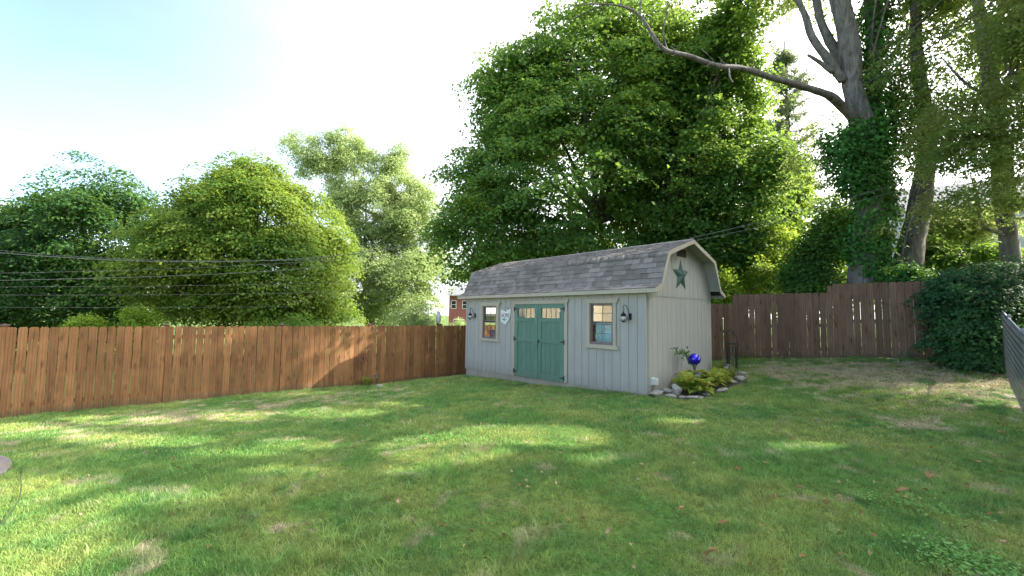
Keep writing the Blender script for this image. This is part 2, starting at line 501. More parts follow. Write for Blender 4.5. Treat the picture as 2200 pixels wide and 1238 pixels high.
for x, y, z in ((.03, -.03, -.035), (-1.0, -.12, -.085), (-2.0, -.12, -.145), (-3.0, -.12, -.195), (-3.9, -.12, -.235), (-5, -.12, -.28), (-6.05, -.12, -.33), (.05, 1.5, .06), (.05, 3, .17), (-6.1, 3, -.45)):
    p = shed_pt(x, y); ctrl.append((p[0], p[1], z))
ctrl += [(0, 0, -.06), (0, 2.7, -.08), (-3.5, 3, -.2), (3.1, 2.6, .0), (0, 5.3, -.06), (-5, 5, -.32), (-8, 5, -.45), (-3, 8, -.36), (-6, 8, -.52), (5.5, 5.5, .03),
         (-12, 2, -.5), (-8, -3, -.35), (0, -5, -.05), (8, -4, -.1), (6.5, 9.2, .22), (-40, 20, -1.2), (-30, 50, -1.6), (0, 45, -1.0), (30, 30, .2), (40, 0, .2), (-40, -20, -.8), (0, -40, -.5), (20, 16, .6)]
ctrl = np.array(ctrl)
def _k(d): return d
_d = np.linalg.norm(ctrl[:, None, :2] - ctrl[None, :, :2], axis=2)
_n = len(ctrl)
_A = np.zeros((_n + 3, _n + 3)); _A[:_n, :_n] = _d - .12 * np.eye(_n)
_A[:_n, _n] = 1; _A[:_n, _n + 1:] = ctrl[:, :2] / 10; _A[_n, :_n] = 1; _A[_n + 1:, :_n] = ctrl[:, :2].T / 10
_A[_n + 1, _n + 1] += 3; _A[_n + 2, _n + 2] += 3
_w = np.linalg.solve(_A, np.concatenate([ctrl[:, 2], [0, 0, 0]]))
def ground(xy):
    xy = np.atleast_2d(np.asarray(xy, float))[:, :2]
    c = np.clip(xy, -60, 60)
    d = np.linalg.norm(c[:, None, :] - ctrl[None, :, :2], axis=2)
    z = d @ _w[:_n] + _w[_n] + (c / 10) @ _w[_n + 1:]
    p3 = np.c_[xy, np.zeros(len(xy))]
    return z + .012 * snoise(p3 * 1.6, 3) + .006 * snoise(p3 * 5, 4)
def gz(x, y): return float(ground([(x, y)])[0])

def axis(lo, hi, step):
    a = list(np.arange(lo, hi + .001, step))
    s = step
    x = hi
    while x < 900: s *= 1.35; x += s; a.append(x)
    s, x = step, lo
    while x > -900: s *= 1.35; x -= s; a.insert(0, x)
    return np.array(a)
gx, gy = axis(-14, 14, .2), axis(-1, 19, .2)
GX, GY = np.meshgrid(gx, gy)
XY = np.c_[GX.ravel(), GY.ravel()]
Z = np.concatenate([ground(XY[i:i + 20000]) for i in range(0, len(XY), 20000)])
nx, ny = len(gx), len(gy)
idx = np.arange(nx * ny).reshape(ny, nx)
q = np.stack([idx[:-1, :-1], idx[:-1, 1:], idx[1:, 1:], idx[1:, :-1]], -1).reshape(-1, 4)
def np_mesh(name, V, Fc, smooth=False, tint=None):
    me = bpy.data.meshes.new(name)
    V = np.ascontiguousarray(V, dtype=np.float32); Fc = np.ascontiguousarray(Fc, dtype=np.int32)
    k = Fc.shape[1]
    me.vertices.add(len(V)); me.vertices.foreach_set('co', V.ravel())
    me.loops.add(Fc.size); me.loops.foreach_set('vertex_index', Fc.ravel())
    me.polygons.add(len(Fc)); me.polygons.foreach_set('loop_start', np.arange(0, Fc.size, k, dtype=np.int32))
    me.polygons.foreach_set('loop_total', np.full(len(Fc), k, dtype=np.int32))
    if smooth: me.polygons.foreach_set('use_smooth', np.ones(len(Fc), dtype=bool))
    me.update(calc_edges=True)
    if tint is not None:
        a = me.attributes.new('tint', 'FLOAT', 'POINT'); a.data.foreach_set('value', np.ascontiguousarray(tint, dtype=np.float32))
    me.validate()
    return me
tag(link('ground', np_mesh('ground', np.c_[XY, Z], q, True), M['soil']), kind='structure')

# ------------------------------------------------------------------ shed
L, D = 6.10, 2.99
shed = tag(empty('garden_shed', tuple(O3), -PHI), 'long grey-green barn-style garden shed with shingled gambrel roof and green double doors', 'shed')
SP = .2033
zb = lambda x: .018 * x
ROOF = [(-.13, 2.092), (.086, 2.19), (.374, 2.86), (1.495, 3.238)]
PROF = ROOF + [(D - y, z) for y, z in ROOF[-2::-1]]
def ztop(y):
    for (a, za), (b, zc) in zip(PROF, PROF[1:]):
        if a <= y <= b: return za + (zc - za) * (y - a) / (b - a)
    return 2.1
OPEN = [(-5.372 + .03, -4.543 - .03, .80, 1.86), (-3.944 + .02, -2.04 - .02, -.3, 1.86), (-1.465 + .03, -.695 - .03, .85, 1.88)]
fw = MB()
xs = sorted({-L, 0} | {o[i] for o in OPEN for i in (0, 1)})
for a, b in zip(xs, xs[1:]):
    c = (a + b) / 2
    o = [o for o in OPEN if o[0] < c < o[1]]
    if not o: fw.box(a, b, .013, .09, zb(c) + .02, 2.03)
    else:
        if o[0][2] > 0: fw.box(a, b, .013, .09, zb(c) + .02, o[0][2])
        fw.box(a, b, .013, .09, o[0][3], 2.03)
front_wall = fw.build('front_wall', M['inside'], shed)
k = 0
x1 = -.0
while x1 > -L + .01:
    x0 = max(-L, x1 - SP)
    a, b = x0 + .0045, x1 - .0045
    if x1 >= -.001: b = -.0
    segs = [(None, 2.0)]
    o = [o for o in OPEN if o[0] < b and o[1] > a]
    cuts = [(a, b, zb((a + b) / 2), 2.0)]
    for op in o:
        new = []
        for (ca, cb, z0, z1) in cuts:
            ia, ib = max(ca, op[0]), min(cb, op[1])
            if ia >= ib: new.append((ca, cb, z0, z1)); continue
            if ca < ia: new.append((ca, ia, z0, z1))
            if ib < cb: new.append((ib, cb, z0, z1))
            if op[2] > z0: new.append((ia, ib, z0, op[2]))
            new.append((ia, ib, op[3], z1))
        cuts = new
    for (ca, cb, z0, z1) in cuts:
        if cb - ca > .004: MB().prism([(ca, z0 if z0 > .5 else zb(ca)), (cb, z0 if z0 > .5 else zb(cb)), (cb, z1), (ca, z1)], -.004, .013).build('plank', M['siding'], front_wall)
    x1 = x0
# narrow corner board at the far left and near right
MB().prism([(-L - .012, zb(-L)), (-L + .075, zb(-L)), (-L + .075, 2.0), (-L - .012, 2.0)], -.016, -.005).build('corner_board', M['siding'], shed)
MB().box(-.045, .001, -.016, -.005, -.005, 2.0).build('corner_board', M['siding'], shed)
# gable wall (near end) with lower and upper sheet
def gable(xw, sgn, name):
    g = MB()
    ys = [.013, .374, 1.495, D - .374, D - .013]
    g.prism([(.013, .0), (D - .013, .0), (D - .013, 2.08), (D - .1, 2.14), (D - .385, 2.80), (1.495, 3.18), (.385, 2.80), (.1, 2.14), (.013, 2.08)], xw - sgn * .08, xw - sgn * .014, 'yz')
    w = g.build(name, M['inside'], shed)
    y1 = .0135 if sgn else 0
    while y1 < D - .01:
        y2 = min(D, y1 + SP)
        a, b = y1 + (.003 if y1 > .02 else 0), y2 - (.003 if y2 < D else 0)
        MB().prism([(a, -.0), (b, -.0), (b, 1.952), (a, 1.952)], xw - sgn * .013, xw, 'yz').build('plank', M['gable_siding'], w)
        pts = [(a, 1.952), (b, 1.952), (b, ztop(b) - .03)]
        for (py, pz) in PROF:
            if a < py < b: pts.insert(3, (py, pz - .03))
        pts.append((a, ztop(a) - .03))
        MB().prism(pts, xw - sgn * .002, xw + sgn * .010, 'yz').build('plank', M['gable_siding'], w)
        y1 = y2
    return w
gable(0, 1, 'gable_wall'); 
MB().prism([(.013, -.1), (D - .013, -.1), (D, 2.07), (D - .1, 2.14), (D - .385, 2.80), (1.495, 3.18), (.385, 2.80), (.1, 2.14), (.0, 2.07)], -L, -L + .09, 'yz').build('end_wall', M['siding'], shed)
MB().box(-L + .1, -.1, D - .09, D, -.1, 2.03).build('back_wall', M['siding'], shed)
MB().box(-L + .1, -.1, .1, D - .1, -.02, .02).build('floor', M['inside'], shed)
MB().box(-L + .1, -.1, 2.2, D - .1, .03, 2.0).build('back_lining', M['inside'], shed)
# base skids under the siding
MB().prism([(-L + .02, -.42), (-.02, -.16), (-.02, -.004), (-L + .02, zb(-L) - .004)], .004, .10).build('skid', M['skid'], shed)
MB().box(-.10, -.012, .12, D - .02, -.1, .0).build('skid', M['skid'], shed)
# roof
OV = .272
roof = MB()
und = [(y, z - .022) for y, z in PROF]
roof.prism([*PROF, *und[::-1]], -L - OV, OV, 'yz')
roof = roof.build('roof', M['roofdeck'], shed)
def slope_frame(a, b):
    dy, dz = b[0] - a[0], b[1] - a[1]
    ln = math.hypot(dy, dz)
    return ln, math.atan2(dz, dy)
tab = MB().add([(0, 0, 0.0), (1, 0, 0.0), (1, 0, .011), (0, 0, .011), (0, 1.06, 0.0), (1, 1.06, 0.0), (1, 1.06, .003), (0, 1.06, .003)],
               [(0, 3, 2, 1), (4, 5, 6, 7), (0, 1, 5, 4), (1, 2, 6, 5), (2, 3, 7, 6), (3, 0, 4, 7)]).mesh('shingle')
tab.materials.append(M['shingle'])
n_tab = 0
rest = {'v': [], 'f': [], 't': []}
rs = np.random.RandomState(5)
def tabs(a, b, ncourse, single, edge_over=.0):
    global n_tab
    ln, ang = slope_frame(a, b)
    ex = (ln + edge_over) / ncourse
    for c in range(ncourse):
        s0 = c * ex - edge_over
        x = -L - OV - .01
        th = 1.0
        while x < OV + .012:
            w = rs.uniform(.10, .24)
            x2 = min(x + w, OV + .014)
            if OV + .014 - x2 < .06: x2 = OV + .014
            thick = rs.choice([.9, 1.45])
            sy = ex * (1.0 if thick < 1 else rs.uniform(1.0, 1.035))
            y0 = a[0] + math.cos(ang) * (s0 - (sy - ex)); z0 = a[1] + math.sin(ang) * (s0 - (sy - ex))
            if single and n_tab < 299:
                o = bpy.data.objects.new('shingle', tab); col.objects.link(o); o.parent = roof
                o.location = (x, y0 - math.sin(ang) * .002, z0 + math.cos(ang) * .002); o.rotation_euler = (ang + rs.uniform(-.012, .012), 0, rs.uniform(-.006, .006)); o.scale = (x2 - x - .003, sy, thick)
                n_tab += 1
            else:
                base = len(rest['v'])
                for (ux, uy, uz) in [(0, 0, 0), (1, 0, 0), (1, 0, .011), (0, 0, .011), (0, 1.06, 0), (1, 1.06, 0), (1, 1.06, .003), (0, 1.06, .003)]:
                    py, pz = uy * sy, uz * thick + .002
                    rest['v'].append((x + ux * (x2 - x - .003), y0 + math.cos(ang) * py - math.sin(ang) * pz, z0 + math.sin(ang) * py + math.cos(ang) * pz))
                rest['t'] += [rs.rand()] * 8
                rest['f'] += [tuple(i + base for i in f) for f in [(0, 3, 2, 1), (4, 5, 6, 7), (0, 1, 5, 4), (1, 2, 6, 5), (2, 3, 7, 6), (3, 0, 4, 7)]]
            x = x2
tabs(ROOF[0], ROOF[1], 2, True, .02)
tabs(ROOF[1], ROOF[2], 6, True)
tabs(ROOF[2], ROOF[3], 8, True)
# rear slopes, mirrored so that they face the back
n_keep = len(rest['v'])
n_tab = 999
tabs(ROOF[0], ROOF[1], 2, False, .02); tabs(ROOF[1], ROOF[2], 5, False); tabs(ROOF[2], ROOF[3], 8, False)
v = np.array(rest['v']); v[n_keep:, 1] = D - v[n_keep:, 1]
tag(link('shingle_field', np_mesh('shingle_field', v, np.array(rest['f']), tint=np.array(rest['t'])), M['shingle'], roof), kind='stuff')
capm = MB()
x = -L - OV
while x < OV - .02:
    x2 = min(OV + .012, x + .14)
    capm.add([(x, 1.495 - .13, 3.206), (x, 1.495, 3.262), (x, 1.495 + .13, 3.206), (x2 + .02, 1.495 - .13, 3.201), (x2 + .02, 1.495, 3.256), (x2 + .02, 1.495 + .13, 3.201)],
             [(0, 1, 4, 3), (1, 2, 5, 4)])
    x = x2
capm.build('ridge_cap', M['shingle'], roof)
# fascia and rake boards
MB().box(-L - OV - .0, OV + .0, -.152, -.131, 1.997, 2.082).build('fascia', M['trim'], shed, bevel=.003)
MB().box(-L - OV, OV, D + .131, D + .152, 1.997, 2.082).build('fascia', M['trim'], shed)
MB().box(-L - OV + .01, OV - .003, -.13, -.018, 1.997, 2.012).build('soffit', M['siding'], shed)
MB().box(-L - OV + .01, OV - .003, D + .018, D + .13, 1.997, 2.012).build('soffit', M['siding'], shed)
def rake(xa, xb):
    r = MB()
    out = [(y, z - .004) for y, z in PROF]
    out[0] = (-.152, 2.082); out[-1] = (D + .152, 2.082)
    inn = [(-.152, 1.997), (.118, 2.105), (.452, 2.795), (1.495, 3.146)]
    inn = inn + [(D - y, z) for y, z in inn[-2::-1]]
    for i in range(len(out) - 1):
        MB().prism([out[i], out[i + 1], inn[i + 1], inn[i]], xa, xb, 'yz').build('rake_board', M['trim'], shed)
for xa_, xb_ in ((.012, OV - .004), (-L - OV + .004, -L - .002)):
    lo_ = [(y, z - .023) for y, z in PROF]; lw_ = [(y, z - .034) for y, z in PROF]
    for i in range(1, len(PROF) - 2): MB().prism([lo_[i], lo_[i + 1], lw_[i + 1], lw_[i]], xa_, xb_, 'yz').build('soffit', M['siding'], shed)
rake(OV + .001, OV + .022); rake(-L - OV - .022, -L - OV - .001)
# windows
def window(xa, xb, z0, z1, zm, head, sill, outer):
    """opening xa..xb, z0..z1; meeting rail zm"""
    w = MB().box(xa - .004, xa + .026, -.02, .06, z0, z1).box(xb - .026, xb + .004, -.02, .06, z0, z1)
    w.box(xa + .026, xb - .026, -.02, .06, z0, z0 + .028).box(xa + .026, xb - .026, -.02, .06, z1 - .028, z1)
    w = w.build('window', M['sash'], shed)
    c = (xa + xb) / 2
    for (a, b) in ((outer[0], xa - .005), (xb + .005, outer[1])):
        MB().box(a, b, -.034, -.006, sill[3], head[2]).build('casing', M['trim'], w, bevel=.003)
    hx0, hx1, hz0, hz1 = head
    MB().prism([(hx0 + .035, hz0), (hx1 - .045, hz0), (hx1, hz1), (hx0, hz1)], -.040, -.006).build('head_trim', M['trim'], w, bevel=.003)
    sx0, sx1, sz0, sz1 = sill
    MB().prism([(sx0, sz0), (sx1, sz0), (sx1 - .04, sz1), (sx0 + .04, sz1)], -.046, -.006).build('sill', M['trim'], w, bevel=.003)
    for (a, b, yy) in ((z0 + .028, zm - .012, .012), (zm + .012, z1 - .028, .030)):
        s = MB().box(xa + .027, xb - .027, yy - .01, yy + .012, a, a + .022).box(xa + .027, xb - .027, yy - .01, yy + .012, b - .022, b)
        s.box(xa + .027, xa + .05, yy - .01, yy + .012, a + .022, b - .022).box(xb - .05, xb - .027, yy - .01, yy + .012, a + .022, b - .022)
        s.build('sash', M['sash'], w)
        mz = (a + b) / 2
        MB().box(c - .006, c + .006, yy - .004, yy + .006, a + .022, b - .022).build('muntin', M['sash'], w)
        MB().box(xa + .05, c - .006, yy - .004, yy + .006, mz - .005, mz + .005).box(c + .006, xb - .05, yy - .004, yy + .006, mz - .005, mz + .005).build('muntin', M['sash'], w)
        for (pa, pb) in ((xa + .05, c - .006), (c + .006, xb - .05)):
            for (za, zc) in ((a + .022, mz - .005), (mz + .005, b - .022)):
                MB().add([(pa, yy + .001, za), (pb, yy + .001, za), (pb, yy + .001, zc), (pa, yy + .001, zc)], [(0, 1, 2, 3)]).build('pane', M['glass'], w)
    return w
window(-1.384, -.778, .913, 1.806, 1.374, (-1.515, -.627, 1.808, 1.902), (-1.523, -.632, .822, .909), (-1.465, -.695))
window(-5.271, -4.657, .853, 1.777, 1.333, (-5.405, -4.475, 1.780, 1.885), (-5.410, -4.482, .775, .849), (-5.372, -4.543))
# double doors
def door(xa, xb, hinge_x, inner_x):
    zl = lambda x: -.035 + .018 * (x + 2.13)
    d = MB()
    n = 5
    st = .115
    d.prism([(xa + .002, zl(xa)), (xb - .002, zl(xb)), (xb - .002, 1.463), (xa + .002, 1.463)], .0, .02).build('tmp')
    o = bpy.data.objects['tmp']; o.name = 'door'; o.parent = shed; o.data.materials.append(M['door'])
    root = o
    px = [xa + st - .02 + (xb - xa - 2 * st + .04) * i / 4 for i in range(5)]
    for i in range(4):
        MB().prism([(px[i] + .003, zl(px[i]) + .02), (px[i + 1] - .003, zl(px[i]) + .02), (px[i + 1] - .003, 1.40), (px[i] + .003, 1.40)], -.014, -.001).build('plank', M['door'], root)
    for (a, b) in ((xa + .003, xa + st), (xb - st, xb - .003)):
        MB().prism([(a, zl(a)), (b, zl(b)), (b, 1.803), (a, 1.803)], -.034, -.0145).build('stile', M['door'], root, bevel=.002)
    for (za, zc) in ((.02, .10), (.845, .95), (1.36, 1.466), (1.70, 1.803)):
        MB().box(xa + st, xb - st, -.032, -.0145, za if za > .05 else zl(xa) + .004, zc).build('rail', M['door'], root, bevel=.002)
    ta, tb = xa + st, xb - st
    MB().add([(ta, -.012, 1.466), (tb, -.012, 1.466), (tb, -.012, 1.70), (ta, -.012, 1.70)], [(0, 1, 2, 3)]).build('pane', M['glass'], root)
    for i in range(1, 4):
        c = ta + (tb - ta) * i / 4
        MB().box(c - .006, c + .006, -.018, -.013, 1.466, 1.70).build('muntin', M['sash'], root)
    s = 1 if hinge_x < inner_x else -1
    for z in (1.69, .90, .06):
        h = MB().box(min(hinge_x, hinge_x - s * .022), max(hinge_x, hinge_x - s * .022), -.046, -.036, z - .062, z + .062)
        h.prism([(hinge_x, z - .022), (hinge_x + s * .13, z - .006), (hinge_x + s * .13, z + .006), (hinge_x, z + .022)] if s > 0 else
                [(hinge_x, z + .022), (hinge_x + s * .13, z + .006), (hinge_x + s * .13, z - .006), (hinge_x, z - .022)], -.043, -.0345)
        h.build('hinge', M['iron'], root)
    return root
dl = door(-3.868, -3.003, -3.868, -3.003)
dr = door(-2.999, -2.134, -2.134, -2.999)
MB().tube([(-2.97, -.035, .87), (-2.97, -.07, .88), (-2.93, -.075, .885), (-2.90, -.07, .885)], .010, 6).tube([(-2.985, -.038, .88), (-2.995, -.05, .84), (-3.0, -.045, .75)], .006, 5).box(-2.99, -2.955, -.042, -.0345, .845, .915).build('handle', M['iron'], dr)
dt = MB().prism([(-3.944, zb(-3.944)), (-3.871, zb(-3.871)), (-3.871, 1.808), (-3.944, 1.808)], -.036, -.006).build('door_casing', M['trim'], shed, bevel=.003)
MB().prism([(-2.131, zb(-2.131)), (-2.04, zb(-2.04)), (-2.04, 1.808), (-2.131, 1.808)], -.036, -.006).build('door_casing', M['trim'], shed, bevel=.003)
MB().prism([(-3.955, 1.810), (-2.045, 1.810), (-1.985, 1.902), (-3.98, 1.890)], -.042, -.006).build('door_head_trim', M['trim'], shed, bevel=.003)
# gable vent
vt = MB().box(.011, .02, 1.285, 1.68, 2.875, 3.045)
for i in range(6): vt.prism([(1.29 + 0, 2.885 + i * .026), (1.675, 2.885 + i * .026), (1.675, 2.895 + i * .026), (1.29, 2.895 + i * .026)], .02, .03, 'yz')
vt.build('vent', M['vent'], shed)
# tool brackets on the back wall corner
for z in (1.62, 1.16, .80):
    MB().tube([(-.15, D + .001, z), (-.15, D + .22, z), (-.15, D + .25, z + .03)], .012, 5).box(-.17, -.13, D + .001, D + .012, z - .06, z + .05).build('wall_bracket', M['iron'], shed)

# things kept inside, seen through the panes
def local(o, *a):
    o.rotation_euler = (0, 0, -PHI)
    o.location = tuple(shed_pt(*a)); return o
cl = MB()
g = [(x_, z_) for z_ in np.linspace(0, .46, 12) for x_ in np.linspace(-.22, .26, 12)]
vv = []
for x_, z_ in g:
    ww = 1 - .25 * max(0, (.12 - z_) / .12) ** 2
    vv.append((x_ * ww, .012 * math.sin(x_ * 40 + z_ * 9) + .01 * math.sin(z_ * 30), z_))
cl.add(vv, [(j * 12 + i, j * 12 + i + 1, (j + 1) * 12 + i + 1, (j + 1) * 12 + i) for j in range(11) for i in range(11)])
o = cl.build('vinyl_sheet', M['blue_cloth'], smooth=True)
tag(local(o, -1.07, .075, .915), 'light blue vinyl sheet hanging behind the lower sash of the right-hand shed window', 'sheet')
for nme, c, a, size, lab in (('storage_bin', (.12, .14, .28), (-5.0, .35, .85), (.26, .16, .36), 'dark blue storage bin behind the lower panes of the left shed window'),
                       ('paint_can', (.45, .10, .08), (-5.08, .30, 1.335), (.055, .05, .12), 'small red can on the sill line inside the left shed window'),
                       ('paint_can', (.55, .42, .30), (-4.82, .30, 1.335), (.06, .05, .10), 'small tan can on the sill line inside the left shed window')):
    mt = simple(nme + '_paint', c, .5)
    if nme == 'paint_can': b_ = MB().lathe([(0, 0), (size[0], 0), (size[0], size[2] * .94), (size[0] * 1.06, size[2]), (size[0] * .9, size[2] * .98), (0, size[2] * .98)], n=14)
    else: b_ = MB().prism([(-size[0] * .88, 0), (size[0] * .88, 0), (size[0], size[2]), (-size[0], size[2])], -size[1], size[1]).box(-size[0] * 1.05, size[0] * 1.05, -size[1] * 1.05, size[1] * 1.05, size[2] + .001, size[2] + .03)
    tag(local(b_.build(nme, mt), *a), lab, 'bin' if nme == 'storage_bin' else 'can')
o = MB().box(-.55, .5, -.15, .15, -.02, 0).box(-.5, -.46, -.12, .12, -1.33 + .02, -.021).box(.42, .46, -.12, .12, -1.33 + .02, -.021).box(-.52, .48, -.14, .14, -.52, -.5).build('storage_shelf', M['inside'])
tag(local(o, -4.96, .34, 1.333), 'plywood shelf unit just inside the left shed window', 'shelf')

# barn star
st = MB()
R1, R2 = .375, .165
v = [(.075, 0, 0)]
for i in range(10):
    a = math.pi / 2 + i * math.pi / 5
    r = R1 if i % 2 == 0 else R2
    v.append((.0, r * math.cos(a), r * math.sin(a)))
v.append((-.002, 0, 0))
st.add(v, [(0, i + 1, (i + 1) % 10 + 1) for i in range(10)] + [(11, (i + 1) % 10 + 1, i + 1) for i in range(10)])
o = st.build('barn_star', M['star'])
tag(local(o, .014, 1.425, 2.45), 'five-pointed green metal barn star hung on the shed gable below the vent', 'star')
# outlet box
b_ = MB().box(.003, .10, -.055, .055, -.065, .065)
r_ = empty('outlet_box'); b_.build('cover', M['box'], r_, bevel=.008); MB().box(.0, .006, -.07, .07, -.08, .08).build('backplate', M['box'], r_)
MB().box(.101, .104, -.035, .035, -.045, .045).build('lid', M['box'], r_)
tag(local(r_, .001, .215, .235), 'small grey weatherproof outlet box low on the shed gable wall', 'outlet box')

# wall lanterns
def lantern(lx, lz, label):
    r = empty('wall_lantern')
    ir = M['iron']
    MB().box(.02, .085, -.02, .0, -.075, .075).build('backplate', ir, r, bevel=.004)
    arm = [(.05, -.02, .0), (.055, -.06, .02), (.06, -.10, .10), (.05, -.13, .19), (.02, -.15, .255), (-.02, -.16, .275), (-.05, -.16, .25), (-.055, -.16, .21), (-.03, -.16, .185)]
    MB().tube(arm, .009, 6).build('arm', ir, r, smooth=True)
    c = (-.045, -.16, 0)
    MB().tube([(-.03, -.16, .185), (-.05, -.16, .165), (-.065, -.16, .14), (-.045, -.16, .115), (-.025, -.16, .14), (-.03, -.16, .165)], .006, 5).build('ring', ir, r, smooth=True)
    MB().lathe([(0, .115), (.012, .112), (.02, .09), (.036, .075), (.062, .055), (.066, .05), (.060, .046), (.060, .008), (.07, .0), (.0, .0)], c, 16).build('cap', ir, r, smooth=True)
    MB().lathe([(.055, -.001), (.072, -.02), (.082, -.045), (.078, -.07), (.06, -.09), (.04, -.1)], c, 16).build('glass_globe', M['lamp_glass'], r, smooth=True)
    cg = MB()
    for i in range(8):
        a = i * math.pi / 4
        cg.tube([(c[0] + q_ * math.cos(a), c[1] + q_ * math.sin(a), z_) for q_, z_ in ((.066, -.001), (.086, -.03), (.09, -.052), (.078, -.085), (.045, -.103))], .0028, 4)
    cg.tube([(c[0] + .092 * math.cos(i * .393), c[1] + .092 * math.sin(i * .393), -.052) for i in range(17)], .003, 4, cap=False)
    cg.build('cage', ir, r)
    MB().lathe([(0, -.101), (.042, -.101), (.046, -.12), (.036, -.135), (.0, -.138)], c, 12).build('base_cup', ir, r, smooth=True)
    MB().lathe([(0, -.02), (.012, -.02), (.016, -.06), (.0, -.1)], c, 8).build('bulb', M['white'], r, smooth=True)
    r.scale = (.86, .80, .86)
    return tag(local(r, lx, -.0045, lz), label, 'lantern', 'wall lanterns on the shed front')
lantern(-.405, 1.525, 'black wall lantern between the right-hand window and the near corner of the shed')
lantern(-5.70, 1.495, 'black wall lantern beside the far left corner of the shed')

# HOME sign in the outline of a state
OH = [(-.205, .19), (-.12, .185), (-.05, .165), (-.01, .135), (.05, .17), (.12, .205), (.195, .225), (.20, .09), (.185, .02), (.16, -.05), (.12, -.09), (.10, -.13), (.06, -.15), (.035, -.20), (.01, -.225), (-.03, -.19), (-.07, -.20), (-.11, -.16), (-.16, -.15), (-.195, -.13), (-.20, .0)]
r_ = empty('home_sign')
MB().prism(OH, -.03, -.008).build('board', M['white'], r_, bevel=.003)
def text(s, size, loc, mat, parent, name):
    c = bpy.data.curves.new(name, 'FONT'); c.body = s; c.size = size; c.extrude = .0015; c.align_x = 'CENTER'; c.space_character = 1.05
    o = bpy.data.objects.new(name, c); col.objects.link(o); c.materials.append(mat); o.parent = parent
    o.location = loc; o.rotation_euler = (math.pi / 2, 0, 0)
    me = bpy.data.meshes.new_from_object(o.evaluated_get(bpy.context.evaluated_depsgraph_get()))
    n_ = bpy.data.objects.new(name, me); col.objects.link(n_); n_.parent = parent; n_.location = o.location; n_.rotation_euler = o.rotation_euler
    bpy.data.objects.remove(o); n_.name = name
    return n_
inkm = simple('dark_grey_ink', (.05, .05, .06), .7)
redm = simple('faded_red_ink', (.45, .13, .12), .7)
tealm = simple('teal_ink', (.05, .32, .27), .7)
for ch, x_, mt in (('H', -.125, inkm), ('O', -.035, redm), ('M', .055, inkm), ('E', .145, inkm)):
    t_ = text(ch, .15, (x_, -.032, -.02), mt, r_, 'letter'); t_.scale = (.75, 1.15, 1)
fl = MB()
for i in range(5):
    a = i * 1.257
    fl.prism([(-.045 + .03 * math.cos(a) + .022 * math.cos(b), -.075 + .022 * math.sin(a) + .018 * math.sin(b)) for b in np.linspace(0, 6.28, 7)[:-1]], -.0345 - i * .0006, -.031)
for sx in (-.11, .03): fl.prism([(sx - .03, -.07), (sx, -.06), (sx + .03, -.075), (sx, -.09)], -.0345, -.031)
fl.build('flower_motif', tealm, r_)
MB().tube([(-.10, -.012, .185), (-.05, -.012, .24), (.02, -.012, .262), (.09, -.012, .24), (.13, -.012, .20)], .0025, 4).build('wire', M['galv'], r_)
MB().tube([(.11, -.03, .215), (.125, -.036, .24), (.14, -.03, .225)], .006, 5).build('bow', M['iron'], r_)
tag(local(r_, -4.245, -.004, 1.475), 'white state-shaped HOME sign hanging between the left window and the green doors', 'sign')

